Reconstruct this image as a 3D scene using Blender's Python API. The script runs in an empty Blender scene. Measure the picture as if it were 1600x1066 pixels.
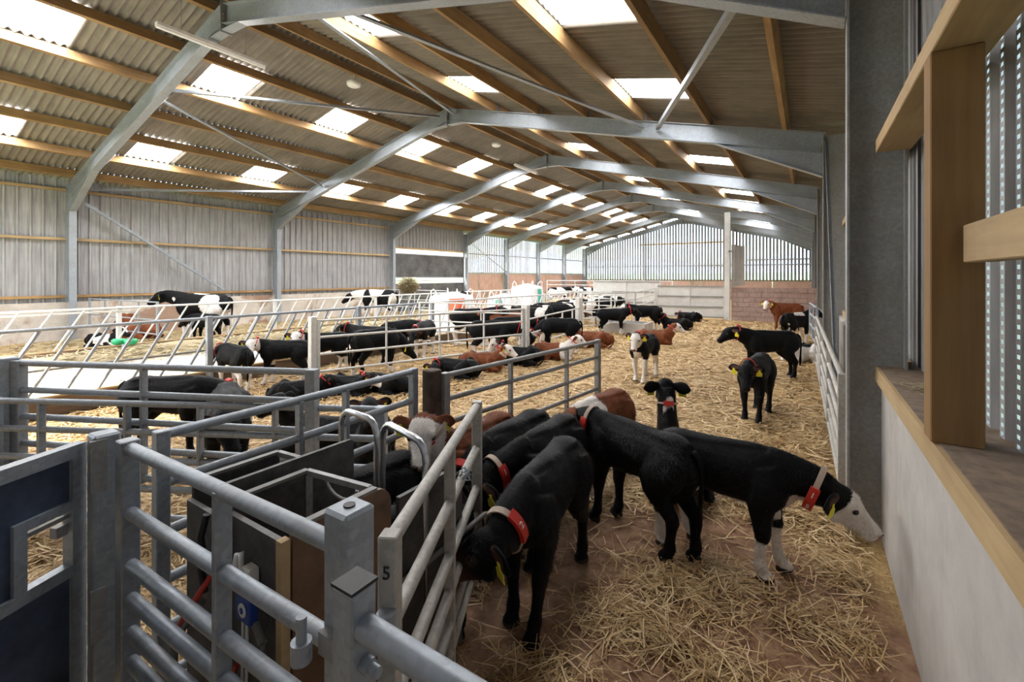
import bpy, math, random
import numpy as np
from mathutils import Vector, Matrix
random.seed(7); rng = np.random.default_rng(7)
SC = bpy.context.scene
COL = SC.collection
R = math.radians
# ------------------------------------------------------------------ camera, world, sun, exposure
TH = math.atan(462 / 711.0)
cam = bpy.data.cameras.new('camera'); cam.sensor_width = 36.0; cam.lens = 711 / 1600 * 36
cam.shift_y = -(533 - 432) / 1600; cam.clip_start = 0.05; cam.clip_end = 3000
co = bpy.data.objects.new('camera', cam); COL.objects.link(co)
co.location = (0, 0, 1.85); co.rotation_euler = (R(90), 0, TH)
SC.camera = co
W = bpy.data.worlds.new('sky'); SC.world = W; W.use_nodes = True
wn = W.node_tree.nodes; bg = wn['Background']
sk = wn.new('ShaderNodeTexSky'); sk.sky_type = 'NISHITA'; sk.sun_disc = False
sk.sun_elevation = R(42); sk.sun_rotation = R(205); sk.air_density = 1.0; sk.dust_density = 2.5; sk.ozone_density = 1.0
W.node_tree.links.new(sk.outputs[0], bg.inputs[0]); bg.inputs[1].default_value = 0.30
sl = bpy.data.lights.new('sun', 'SUN'); sl.energy = 5.0; sl.angle = R(1.0); sl.color = (1.0, .95, .86)
so = bpy.data.objects.new('sun', sl); COL.objects.link(so); so.location = (-20, -40, 40)
so.rotation_euler = Vector((.30, .70, -.63)).to_track_quat('-Z', 'Y').to_euler()
SKY_L, SKY_R = 13.0, 5.5            # emission put into the roof lights for daylight through them, left and right slope
vs = SC.view_settings; vs.view_transform = 'Standard'; vs.look = 'None'; vs.gamma = 1; vs.exposure = 1.6
vs.use_curve_mapping = False
SC.cycles.max_bounces = 8; SC.cycles.diffuse_bounces = 5

# ------------------------------------------------------------------ mesh helpers
class MB:
    def __init__(s): s.v = []; s.f = []; s.sm = []
    def add(s, vs_, fs, smooth=False):
        o = len(s.v); s.v += [tuple(map(float, p)) for p in vs_]
        s.f += [tuple(i + o for i in f) for f in fs]; s.sm += [smooth] * len(fs); return s
    def box(s, c, d, rz=0.0):
        x, y, z = [k / 2 for k in d]; ca, sa = math.cos(rz), math.sin(rz)
        P = [(sx * x, sy * y, sz * z) for sx in (-1, 1) for sy in (-1, 1) for sz in (-1, 1)]
        P = [(c[0] + a * ca - b * sa, c[1] + a * sa + b * ca, c[2] + e) for a, b, e in P]
        return s.add(P, [(0, 1, 3, 2), (4, 6, 7, 5), (0, 4, 5, 1), (2, 3, 7, 6), (0, 2, 6, 4), (1, 5, 7, 3)])
    def bbox(s, c, d, b=.006, rz=0.0):
        """box with chamfered vertical and top edges"""
        x, y, z = [k / 2 for k in d]; ca, sa = math.cos(rz), math.sin(rz)
        def ring(i, zz): return [(-x + b, -y + i, zz), (x - b, -y + i, zz), (x - i, -y + b, zz), (x - i, y - b, zz), (x - b, y - i, zz), (-x + b, y - i, zz), (-x + i, y - b, zz), (-x + i, -y + b, zz)]
        P = ring(b, -z) + ring(0, -z + b) + ring(0, z - b) + ring(b, z)
        P = [(c[0] + a * ca - q * sa, c[1] + a * sa + q * ca, c[2] + e) for a, q, e in P]
        F = [tuple(range(7, -1, -1)), tuple(range(24, 32))]
        for k in range(3):
            for i in range(8): j = (i + 1) % 8; F.append((k * 8 + i, k * 8 + j, k * 8 + 8 + j, k * 8 + 8 + i))
        return s.add(P, F)
    def prism(s, prof, p0, p1, up=(0, 0, 1)):
        """closed 2D profile (a along side, b along up) swept p0 -> p1"""
        p0, p1 = Vector(p0), Vector(p1); T = (p1 - p0).normalized(); S = T.cross(Vector(up)).normalized(); U = S.cross(T)
        n = len(prof); P = [p + S * a + U * b for p in (p0, p1) for a, b in prof]
        F = [(i, (i + 1) % n, n + (i + 1) % n, n + i) for i in range(n)]
        F += [tuple(range(n - 1, -1, -1)), tuple(range(n, 2 * n))]
        return s.add(P, F)
    def bar(s, p0, p1, w, h, up=(0, 0, 1)):
        a, b = w / 2, h / 2
        return s.prism([(-a, -b), (a, -b), (a, b), (-a, b)], p0, p1, up)
    def angle(s, p0, p1, w=.07, t=.008, up=(0, 0, 1)):
        return s.prism([(0, 0), (w, 0), (w, t), (t, t), (t, w), (0, w)], p0, p1, up)
    def ibeam(s, p0, p1, d, w, up, tf=.014, tw=.01):
        h = d / 2; a = w / 2; q = tw / 2
        pr = [(-a, -h), (a, -h), (a, -h + tf), (q, -h + tf), (q, h - tf), (a, h - tf), (a, h), (-a, h), (-a, h - tf), (-q, h - tf), (-q, -h + tf), (-a, -h + tf)]
        return s.prism(pr, p0, p1, up)
    def tube(s, pts, r, n=10, cap=True, r2=None):
        pts = [Vector(p) for p in pts]; m = len(pts); P = []; F = []
        up = Vector((0, 0, 1)); d = (pts[-1] - pts[0]) if (pts[-1] - pts[0]).length > 1e-6 else pts[1] - pts[0]
        if abs(d.normalized().z) > .8: up = Vector((1, .2, 0))
        for i, p in enumerate(pts):
            T = (pts[min(i + 1, m - 1)] - pts[max(i - 1, 0)]).normalized()
            S = T.cross(up)
            if S.length < 1e-3: S = T.cross(Vector((.3, 1, .2)))
            S.normalize(); U = S.cross(T)
            rr = r if r2 is None else r + (r2 - r) * i / (m - 1)
            P += [p + (S * math.cos(2 * math.pi * k / n) + U * math.sin(2 * math.pi * k / n)) * rr for k in range(n)]
        for i in range(m - 1):
            for k in range(n): j = (k + 1) % n; F.append((i * n + k, i * n + j, i * n + n + j, i * n + n + k))
        s.add(P, F, True)
        if cap:
            s.add(P[:n], [tuple(range(n - 1, -1, -1))]); s.add(P[-n:], [tuple(range(n))])
        return s
    def ball(s, c, r, n=12, m=8, sc=(1, 1, 1)):
        P = [(c[0], c[1], c[2] - r * sc[2])]
        for i in range(1, m):
            a = -math.pi / 2 + math.pi * i / m
            P += [(c[0] + r * sc[0] * math.cos(a) * math.cos(2 * math.pi * k / n), c[1] + r * sc[1] * math.cos(a) * math.sin(2 * math.pi * k / n), c[2] + r * sc[2] * math.sin(a)) for k in range(n)]
        P.append((c[0], c[1], c[2] + r * sc[2])); F = []
        for k in range(n): F.append((0, 1 + (k + 1) % n, 1 + k))
        for i in range(m - 2):
            for k in range(n): j = (k + 1) % n; F.append((1 + i * n + k, 1 + i * n + j, 1 + i * n + n + j, 1 + i * n + n + k))
        e = len(P) - 1; b = 1 + (m - 2) * n
        for k in range(n): F.append((e, b + k, b + (k + 1) % n))
        return s.add(P, F, True)
    def lathe(s, c, prof, n=20):
        P = []; F = []; m = len(prof)
        for r, z in prof: P += [(c[0] + r * math.cos(2 * math.pi * k / n), c[1] + r * math.sin(2 * math.pi * k / n), c[2] + z) for k in range(n)]
        for i in range(m - 1):
            for k in range(n): j = (k + 1) % n; F.append((i * n + k, i * n + j, i * n + n + j, i * n + n + k))
        return s.add(P, F, True)
    def mesh(s, name, off=(0, 0, 0)):
        me = bpy.data.meshes.new(name)
        me.from_pydata([(a - off[0], b - off[1], c - off[2]) for a, b, c in s.v], [], s.f)
        me.polygons.foreach_set('use_smooth', s.sm); me.update(); return me
    def build(s, name, mat, parent=None, at=None):
        off = Vector(at) if at is not None else Vector((0, 0, 0))
        p = parent
        while p is not None: off = off + p.location; p = p.parent
        o = bpy.data.objects.new(name, s.mesh(name, off)); COL.objects.link(o)
        if mat: o.data.materials.append(mat)
        if parent is not None: o.parent = parent
        if at is not None: o.location = at
        return o

def thing(name, label, cat, loc=(0, 0, 0), group=None):
    o = bpy.data.objects.new(name, None); COL.objects.link(o); o.location = loc; o.empty_display_size = .1
    o['label'] = label; o['category'] = cat
    if group: o['group'] = group
    return o
def tag(o, label, cat, group=None):
    o['label'] = label; o['category'] = cat
    if group: o['group'] = group
    return o
def struct(name, loc=(0, 0, 0)):
    o = bpy.data.objects.new(name, None); COL.objects.link(o); o.location = loc; o['kind'] = 'structure'; return o
def copy_part(o, parent, loc):
    c = o.copy(); COL.objects.link(c); c.parent = parent; c.location = loc; return c

# ------------------------------------------------------------------ materials
MATS = {}
class NT:
    def __init__(s, name):
        s.m = bpy.data.materials.new(name); s.m.use_nodes = True; s.n = s.m.node_tree.nodes; s.l = s.m.node_tree.links
        s.p = s.n['Principled BSDF']; s.out = s.n['Material Output']
    def new(s, t, **k):
        x = s.n.new(t)
        for a, b in k.items(): setattr(x, a, b)
        return x
    def coord(s, scale=(1, 1, 1), kind='Object'):
        tc = s.new('ShaderNodeTexCoord'); mp = s.new('ShaderNodeMapping'); mp.inputs['Scale'].default_value = scale
        s.l.new(tc.outputs[kind], mp.inputs['Vector']); return mp.outputs[0]
    def noise(s, vec, scale=5, detail=4, rough=.6, dist=0):
        x = s.new('ShaderNodeTexNoise'); x.inputs['Scale'].default_value = scale; x.inputs['Detail'].default_value = detail
        x.inputs['Roughness'].default_value = rough; x.inputs['Distortion'].default_value = dist
        s.l.new(vec, x.inputs['Vector']); return x.outputs['Fac']
    def ramp(s, fac, stops):
        x = s.new('ShaderNodeValToRGB'); e = x.color_ramp.elements
        while len(e) < len(stops): e.new(.5)
        for q, (p, c) in zip(e, stops): q.position = p; q.color = (*c, 1) if len(c) == 3 else c
        s.l.new(fac, x.inputs[0]); return x.outputs[0]
    def mix(s, fac, a, b, mode='MIX'):
        x = s.new('ShaderNodeMix', data_type='RGBA', blend_type=mode)
        for sock, v in ((x.inputs[0], fac), (x.inputs[6], a), (x.inputs[7], b)):
            if isinstance(v, (int, float)): sock.default_value = v
            elif isinstance(v, tuple): sock.default_value = (*v, 1)
            else: s.l.new(v, sock)
        return x.outputs[2]
    def math(s, op, a, b=0.0):
        x = s.new('ShaderNodeMath', operation=op)
        for sock, v in zip(x.inputs, (a, b)):
            if isinstance(v, (int, float)): sock.default_value = v
            else: s.l.new(v, sock)
        return x.outputs[0]
    def bump(s, h, st=.3, d=.01):
        x = s.new('ShaderNodeBump'); x.inputs['Strength'].default_value = st; x.inputs['Distance'].default_value = d
        s.l.new(h, x.inputs['Height']); s.l.new(x.outputs[0], s.p.inputs['Normal'])
    def set(s, col=None, rough=None, metal=None):
        for k, v in (('Base Color', col), ('Roughness', rough), ('Metallic', metal)):
            if v is None: continue
            if isinstance(v, tuple): s.p.inputs[k].default_value = (*v, 1)
            elif isinstance(v, (int, float)): s.p.inputs[k].default_value = v
            else: s.l.new(v, s.p.inputs[k])
        return s.m
def geo_pos(t, scale=(1, 1, 1)):
    g = t.new('ShaderNodeNewGeometry'); mp = t.new('ShaderNodeMapping'); mp.inputs['Scale'].default_value = scale
    t.l.new(g.outputs['Position'], mp.inputs['Vector']); return mp.outputs[0]
def mix3(a, b, k): return tuple(x + (y - x) * k for x, y in zip(a, b))
def galv(name, c, dirt=.35, rough=.45, metal=.25):
    t = NT(name); v = geo_pos(t)
    sp = t.new('ShaderNodeTexVoronoi'); sp.inputs['Scale'].default_value = 55; t.l.new(v, sp.inputs['Vector'])
    a = t.ramp(t.noise(v, 3.5, 5, .65), [(.3, mix3(c, (.2, .18, .15), dirt)), (.65, c)])
    bw = t.new('ShaderNodeRGBToBW'); t.l.new(sp.outputs['Color'], bw.inputs[0]); b = t.mix(.16, a, bw.outputs[0], 'OVERLAY')
    d = t.ramp(t.noise(v, 17, 3, .6), [(.62, (0, 0, 0)), (.75, (1, 1, 1))])
    b = t.mix(t.math('MULTIPLY', d, .3), b, mix3(c, (.32, .24, .15), .7))
    t.bump(t.noise(v, 60, 3), .12, .003)
    return t.set(b, rough, metal)
def plain(name, c, rough=.6, metal=0.0, var=.25, scale=12, bump=.1):
    t = NT(name); v = geo_pos(t)
    n = t.noise(v, scale, 5, .65)
    t.bump(n, bump, .006)
    return t.set(t.ramp(n, [(.3, tuple(x * (1 - var) for x in c)), (.7, tuple(min(1, x * (1 + var)) for x in c))]), rough, metal)
def wood(name, a, b, axis=1, rough=.75, world=True):
    t = NT(name); sc = [14, 14, 14]; sc[axis] = .8
    v = geo_pos(t, tuple(sc)) if world else t.coord(tuple(sc))
    n = t.noise(v, 1.6, 6, .6, .6)
    v2 = geo_pos(t); n2 = t.noise(v2, 1.3, 3)
    oi = t.new('ShaderNodeObjectInfo')
    c = t.ramp(n, [(.3, a), (.7, b)])
    c = t.mix(.35, c, t.ramp(n2, [(.35, mix3(a, (0, 0, 0), .35)), (.65, b)]))
    c = t.mix(1.0, c, t.ramp(oi.outputs['Random'], [(0, (.72, .72, .74)), (1, (1, 1, 1))]), 'MULTIPLY')
    t.bump(n, .25, .004)
    return t.set(c, rough)
M = MATS
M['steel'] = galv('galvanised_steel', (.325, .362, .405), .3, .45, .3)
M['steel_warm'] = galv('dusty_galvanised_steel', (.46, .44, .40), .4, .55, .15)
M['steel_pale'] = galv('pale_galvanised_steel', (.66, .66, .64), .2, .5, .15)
M['frame'] = galv('frame_steel', (.31, .315, .315), .45, .5, .2)
M['chrome'] = galv('bright_tube', (.62, .65, .70), .15, .25, .85)
M['rust'] = plain('rusty_steel', (.085, .055, .04), .8, .1, .5)
M['timber'] = wood('purlin_timber', (.25, .135, .048), (.46, .29, .12), 1)
M['timber_pale'] = wood('pale_timber', (.42, .28, .14), (.60, .43, .22), 1)
M['timber_post'] = wood('post_timber', (.27, .14, .048), (.42, .24, .085), 2)
M['board'] = wood('kick_board', (.12, .075, .045), (.24, .155, .09), 1)
M['grey_board'] = wood('grey_board', (.20, .18, .16), (.34, .31, .28), 2)
M['slat'] = wood('weathered_slat', (.19, .21, .24), (.31, .34, .38), 2)
M['brown_ply'] = plain('brown_ply', (.15, .080, .043), .45, 0, .4, 9)
M['grey_ply'] = plain('grey_ply', (.085, .082, .078), .5, 0, .5, 16)
M['dark_ply'] = plain('dark_ply', (.060, .056, .053), .5, 0, .6, 14)
M['blue_ply'] = plain('blue_black_ply', (.045, .06, .10), .35, 0, .8, 4)
M['red'] = plain('red_plastic', (.55, .03, .02), .4, 0, .1)
M['white'] = plain('white_plastic', (.8, .8, .78), .4, 0, .08)
M['beige_strap'] = plain('beige_strap', (.42, .33, .26), .6, 0, .15)
M['yellow'] = plain('yellow_tag', (.75, .68, .04), .45, 0, .08)
M['green'] = plain('green_plastic', (.02, .36, .14), .35, 0, .1)
M['black'] = plain('black_rubber', (.012, .012, .013), .5, 0, .3)
M['blue'] = plain('blue_label', (.02, .06, .28), .4, 0, .1)
M['tube_light'] = plain('light_housing', (.72, .70, .66), .4, 0, .08)
M['bag'] = plain('woven_bag', (.85, .85, .84), .6, 0, .06, 40, .3)
M['bag_red'] = plain('bag_red_print', (.78, .16, .07), .6, 0, .06, 40)
M['bag_green'] = plain('bag_green_print', (.10, .52, .38), .6, 0, .06, 40)
M['ink'] = plain('black_ink', (.02, .02, .02), .6)
M['pipe'] = plain('grey_pipe', (.20, .19, .18), .55, 0, .3)
def m_roof():
    t = NT('fibre_cement'); v = geo_pos(t)
    n = t.noise(v, 2.2, 6, .65); g = t.noise(geo_pos(t, (.5, 7, .5)), 3, 4)
    c = t.ramp(n, [(.3, (.165, .145, .118)), (.7, (.25, .222, .182))])
    c = t.mix(.3, c, t.ramp(g, [(.35, (.115, .098, .078)), (.65, (.28, .25, .205))]))
    t.bump(n, .1, .01); return t.set(c, .9)
M['roof'] = m_roof()
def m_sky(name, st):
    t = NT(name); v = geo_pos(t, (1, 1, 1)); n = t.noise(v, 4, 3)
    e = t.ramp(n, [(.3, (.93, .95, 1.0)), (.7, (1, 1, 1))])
    t.l.new(e, t.p.inputs['Emission Color']); t.p.inputs['Emission Strength'].default_value = st  # sheet emits by itself, standing in for daylight coming through it
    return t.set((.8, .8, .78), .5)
M['sky_l'] = m_sky('glowing_sheet_left', SKY_L); M['sky_r'] = m_sky('glowing_sheet_right', SKY_R)  # left copy glows stronger, as if the sun lay on that slope
def m_clad():
    t = NT('cladding_steel'); v = geo_pos(t); n = t.noise(v, 1.3, 5, .7); g = t.noise(geo_pos(t, (3, 9, .5)), 2, 4)
    c = t.ramp(n, [(.3, (.27, .275, .285)), (.7, (.40, .405, .415))])
    c = t.mix(.4, c, t.ramp(g, [(.4, (.20, .195, .19)), (.6, (.46, .465, .475))]))
    return t.set(c, .5, .15)
M['clad'] = m_clad()
def m_conc(name, c, stain, lo=.52, hi=.62, sc=.9):
    t = NT(name); v = geo_pos(t); n = t.noise(v, 3, 6, .7)
    a = t.ramp(n, [(.3, tuple(x * .8 for x in c)), (.7, tuple(min(1, x * 1.12) for x in c))])
    s_ = t.ramp(t.noise(geo_pos(t, (1, 1, .7)), sc, 5, .65, .5), [(lo, (0, 0, 0)), (hi, (1, 1, 1))])
    dr = t.ramp(t.noise(geo_pos(t, (6, 6, .35)), 1.6, 4), [(.55, (0, 0, 0)), (.72, (.7, .7, .7))])
    a = t.mix(t.math('MULTIPLY', s_, .75), a, stain); a = t.mix(t.math('MULTIPLY', dr, .5), a, mix3(stain, c, .3))
    t.bump(t.noise(v, 25, 5), .15, .006); return t.set(a, .85)
M['conc_left'] = m_conc('stained_concrete', (.55, .50, .44), (.25, .12, .055), .52, .58, .6)
M['conc_right'] = m_conc('pale_concrete', (.48, .455, .42), (.30, .23, .17), .56, .75, 1.4)
M['conc_pink'] = m_conc('pink_concrete', (.46, .30, .23), (.10, .13, .05), .58, .68, .8)
M['slab'] = m_conc('passage_concrete', (.62, .60, .56), (.42, .38, .31), .55, .75, .6)
M['block'] = plain('concrete_block', (.34, .24, .21), .9, 0, .3, 5, .3)
M['dust_sill'] = plain('dusty_sill', (.19, .135, .09), .95, 0, .35, 14, .3)
M['screen'] = plain('dark_screen', (.085, .085, .085), .7, 0, .6, 1.5)
def m_floor():
    t = NT('straw_floor'); v = geo_pos(t)
    s1 = t.noise(geo_pos(t, (9, 30, 9)), 1.6, 5, .7, 1.5); s2 = t.noise(geo_pos(t, (30, 9, 9)), 1.6, 5, .7, 1.5)
    st = t.math('MULTIPLY', t.math('MAXIMUM', s1, s2), 1.0)
    c = t.ramp(st, [(.38, (.22, .130, .045)), (.55, (.54, .36, .15)), (.72, (.80, .61, .33))])
    p = t.noise(v, .5, 4, .6)
    c = t.mix(t.ramp(p, [(.42, (.0, .0, .0)), (.62, (.55, .55, .55))]), c, (.36, .22, .09))
    # bare trampled earth where the calves stand by the gate
    sep = t.new('ShaderNodeSeparateXYZ'); g = t.new('ShaderNodeNewGeometry'); t.l.new(g.outputs['Position'], sep.inputs[0])
    ex = t.math('DIVIDE', t.math('ADD', sep.outputs[0], .55), 1.05); ey = t.math('DIVIDE', t.math('SUBTRACT', sep.outputs[1], 2.0), 1.75)
    r2 = t.math('ADD', t.math('MULTIPLY', ex, ex), t.math('MULTIPLY', ey, ey))
    f = t.math('ADD', r2, t.math('MULTIPLY', t.math('SUBTRACT', t.noise(v, 2.6, 5, .65), .5), 1.3))
    f = t.math('MULTIPLY', f, .62)
    dm = t.ramp(f, [(.70, (1, 1, 1)), (.95, (0, 0, 0))])
    e = t.ramp(t.noise(v, 7, 7, .7), [(.3, (.18, .088, .046)), (.5, (.36, .20, .115)), (.7, (.52, .34, .215))])
    c = t.mix(dm, c, e)
    t.bump(t.math('ADD', st, t.noise(v, 14, 5)), .6, .03)
    return t.set(c, .92)
M['floor'] = m_floor()
def m_straw(name, a, b, c3):
    t = NT(name); at = t.new('ShaderNodeAttribute'); at.attribute_name = 'tone'
    return t.set(t.ramp(at.outputs['Fac'], [(0, a), (.5, b), (1, c3)]), .65)
M['straw'] = m_straw('straw', (.27, .150, .05), (.56, .375, .16), (.82, .63, .37))
M['hay'] = m_straw('hay', (.24, .19, .10), (.42, .34, .19), (.58, .49, .30))
def m_coat():
    t = NT('coat'); at = t.new('ShaderNodeAttribute'); at.attribute_name = 'coat'
    n = t.noise(t.coord((1, 1, 1)), 55, 4, .7, .6); n2 = t.noise(t.coord((1, 1, 1)), 11, 3, .6, .4)
    c = t.mix(.5, at.outputs['Color'], t.mix(1.0, at.outputs['Color'], t.ramp(n, [(.3, (.55, .55, .55)), (.7, (1.3, 1.3, 1.3))]), 'MULTIPLY'))
    t.bump(t.math('ADD', n, t.math('MULTIPLY', n2, 1.5)), .35, .012)
    t.p.inputs['Specular IOR Level'].default_value = .12
    return t.set(c, .6)
M['coat'] = m_coat()
M['eye'] = plain('eye', (.01, .008, .008), .12)
def m_hair():
    t = NT('coat_hair'); at = t.new('ShaderNodeAttribute'); at.attribute_name = 'coat'
    t.p.inputs['Specular IOR Level'].default_value = .25
    return t.set(at.outputs['Color'], .5)
M['hair'] = m_hair()
# ------------------------------------------------------------------ the barn
XR, ZR, K = -8.85, 7.0, .25                       # ridge line, ridge height, roof slope
def zr(x): return ZR - K * abs(x - XR)
FY = [-1.95, 4.1, 10.2, 16.25, 22.25, 26.8, 31.35, 35.9, 40.2]   # portal frames along the barn
XL, XRI = -17.9, .40                              # column centres
PS = [8.5, 7.15, 5.75, 4.4, 3.05, 1.7, .30]       # purlin distances from the ridge
ceiling = struct('ceiling')
def sgn_x(side, s): return XR - s if side == 'L' else XR + s
# purlins
bay_mesh = {}
for side in 'LR':
    for s in PS:
        for b in range(8):
            y0, y1 = FY[b], FY[b + 1]; x = sgn_x(side, s); key = round(y1 - y0, 2)
            zc = zr(x) - .125
            if key not in bay_mesh:
                bay_mesh[key] = MB().box((0, 0, 0), (.075, y1 - y0 - .006, .2)).mesh('purlin'); bay_mesh[key].materials.append(M['timber'])
            o = bpy.data.objects.new('purlin', bay_mesh[key]); COL.objects.link(o); o.parent = ceiling
            o.location = (x, (y0 + y1) / 2, zc); o.rotation_euler = (0, math.atan(K) * (1 if side == 'R' else -1), 0)
# corrugated sheets between purlins, with rows of translucent roof lights
ROWS = [(.12, 1.78), (1.66, 3.13), (3.01, 4.48), (4.36, 5.83), (5.71, 7.23), (7.11, 8.58), (8.46, 9.62)]
def corr(side, s0, s1, y0, y1, th=0.0):
    mb = MB(); n = max(2, int(round((y1 - y0) / .0243))); P = []; F = []
    for i in range(n + 1):
        y = y0 + (y1 - y0) * i / n; a = .033 * math.cos(2 * math.pi * y / .146)
        for s, e in ((s0, .03), (s1, .055)):
            x = sgn_x(side, s); P.append((x, y, zr(x) + a + e - .03))
    for i in range(n): F.append((2 * i, 2 * i + 1, 2 * i + 3, 2 * i + 2) if side == 'L' else (2 * i, 2 * i + 2, 2 * i + 3, 2 * i + 1))
    return mb.add(P, F, True)
for side in 'LR':
    lit = (1, 4)
    start = 4.75 if side == 'L' else 4.95
    for r, (s0, s1) in enumerate(ROWS):
        cuts = []
        if r in lit:
            g0 = s0; s0l, s1l = PS[::-1][r] + .10, PS[::-1][r + 1] + .0
            k = -2 if side == 'L' else -1
            while start + 3.15 * k + 1.05 < 39.8: cuts.append((start + 3.15 * k, start + 3.15 * k + 1.05)); k += 1
        y = FY[0]
        for a, b in cuts + [(FY[-1], FY[-1])]:
            ed = [y] + ([v for v in FY if y + .4 < v < a - .4] if not cuts else []) + [a]
            for p, q in zip(ed, ed[1:]):
                if q - p > .02: corr(side, s0, s1, p, q).build('roof_sheet', M['roof'], ceiling)
            if b > a:
                mb = corr(side, s0l, s1l, a + .002, b - .002); mb.build('roof_light', M['sky_l' if side == 'L' else 'sky_r'], ceiling)
            y = b
# raised ridge capping over an open slot
mb = MB()
for sg in (-1, 1): mb.bar((XR + sg * .2, FY[0], ZR + .14), (XR + sg * .2, FY[-1], ZR + .14), .42, .02, (sg * K, 0, 1))
mb.build('ridge_cap', M['roof'], ceiling)
# portal frames
ordw = ['behind the camera, at the open near end', 'nearest the camera, its right column beside the wooden sill', 'second from the camera, its apex left of centre',
        'third from the camera', 'fourth from the camera, beside the dark screen opening', 'fifth from the camera', 'sixth from the camera', 'seventh from the camera',
        'farthest from the camera, against the slatted gable']
def portal(i):
    y = FY[i]
    t = thing('portal_frame', 'galvanised steel portal frame ' + ordw[i], 'frame', (XR, y, 0), 'steel portal frames')
    dr = .36; off = .225 + dr / 2 * 1.03
    for x in (XL, XRI):
        top = zr(x) - .25
        MB().ibeam((x, y, 0), (x, y, top), .33, .17, (1, 0, 0)).build('column', M['frame'] if x > -1 else M['steel'], t)
    for sg, xe in ((-1, XL), (1, XRI)):
        a = Vector((XR + sg * .012, y, ZR - off)); b = Vector((xe - sg * .165, y, zr(xe - sg * .165) - off))
        MB().ibeam(a, b, dr, .17, (-sg * 0, 0, 1)).build('rafter', M['steel'], t)
        # eaves haunch: tapered web with a bottom flange
        xi, xo = xe - sg * 2.1, xe - sg * .17
        w = MB(); zb = lambda x: zr(x) - .225 - dr + .01
        P = [(xi, zb(xi)), (xo, zb(xo)), (xo, zb(xo) - .46)]
        w.add([(x, y + e, z) for e in (-.005, .005) for x, z in P], [(0, 1, 2), (5, 4, 3), (0, 3, 4, 1), (1, 4, 5, 2), (2, 5, 3, 0)])
        w.bar((xi, y, zb(xi)), (xo, y, zb(xo) - .46), .17, .014)
        w.build('eaves_haunch', M['steel'], t)
        h = MB(); xa, xb = XR + sg * .013, XR + sg * .62
        P = [(xa, zb(xa)), (xb, zb(xb)), (xa, zb(xa) - .13)]
        h.add([(x, y + e, z) for e in (-.005, .005) for x, z in P], [(0, 1, 2), (5, 4, 3), (0, 3, 4, 1), (1, 4, 5, 2), (2, 5, 3, 0)])
        h.bar((xb, y, zb(xb)), (xa, y, zb(xa) - .13), .17, .014)
        h.build('apex_haunch', M['steel'], t)
        for s in PS[:-1]:
            x = sgn_x('L' if sg < 0 else 'R', s)
            MB().box((x + sg * .05, y, zr(x) - .14), (.01, .1, .18)).build('purlin_cleat', M['steel'], t)
        for s in (3.2, 6.6):
            x = XR + sg * s
            MB().bar((x, y + .085, zr(x) - .56), (x + sg * .05, y + .32, zr(x) - .23), .04, .008, (1, 0, 0)).build('knee_stay', M['frame'], t)
    MB().box((XR, y, ZR - .225 - dr / 2 - .06), (.024, .2, dr + .2)).build('end_plate', M['frame'], t)
    bt = MB()
    for dz in (-.42, -.32): 
        for e in (-.06, .06): bt.ball((XR + .02, y + e, ZR - .1 + dz), .018, 8, 5)
    bt.build('bolts', M['frame'], t)
for i in range(9): portal(i)

# ---- left wall: concrete panels below, box profile cladding above
wl = struct('wall_left', (XL, 0, 0))
XW = XL - .24
def profile_sheet(x, y0, y1, z0, z1, pitch=.25, dep=.055, inner=1):
    """trapezoid ribbed sheet facing +x when inner = 1"""
    mb = MB(); ys = []; n = int(round((y1 - y0) / pitch)); pw = (y1 - y0) / n
    for k in range(n):
        a = y0 + k * pw; ys += [(a, 0), (a + pw * .68, 0), (a + pw * .76, dep), (a + pw * .92, dep)]
    ys.append((y1, 0)); P = []; F = []
    for y, d in ys: P += [(x + inner * d, y, z0), (x + inner * d, y, z1)]
    for i in range(len(ys) - 1): F.append((2 * i, 2 * i + 1, 2 * i + 3, 2 * i + 2) if inner > 0 else (2 * i, 2 * i + 2, 2 * i + 3, 2 * i + 1))
    return mb.add(P, F)
for b in range(3):
    y0, y1 = FY[b], FY[b + 1]
    ys = np.linspace(y0, y1, 7)
    for a, c in zip(ys, ys[1:]): profile_sheet(XW, a, c, 1.0, zr(XW) + .01).build('cladding_sheet', M['clad'], wl)
    for z, mt in ((2.93, 'timber_pale'), (1.27, 'timber'), (4.35, 'timber_pale')):
        MB().box((XW + .085, (y0 + y1) / 2, z), (.09, y1 - y0 - .18, .075)).build('rail', M[mt], wl)
    for k in range(2):
        MB().box((XW + .03, (y0 + y1) / 2, .3 + .605 * k - .1), (.12, y1 - y0 - .02, .595)).build('concrete_panel', M['conc_left'], wl)
# bay with the open door and dark screen
y0, y1 = FY[3], FY[4]
ys = np.linspace(y0, y1, 7)
for a, c in zip(ys, ys[1:]): profile_sheet(XW, a, c, 3.32, zr(XW) + .01).build('cladding_sheet', M['clad'], wl)
MB().box((XW + .085, (y0 + y1) / 2, 3.36), (.09, y1 - y0 - .18, .1)).build('rail', M['timber_pale'], wl)
for k in range(2): MB().box((XW + .03, (y0 + y1) / 2, .36 + .74 * k), (.12, y1 - y0 - .02, .73)).build('concrete_panel', M['screen'], wl)
MB().box((XW + .1, (y0 + y1) / 2, 1.62), (.06, y1 - y0 - .2, .06)).build('rail', M['steel_pale'], wl)
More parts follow.
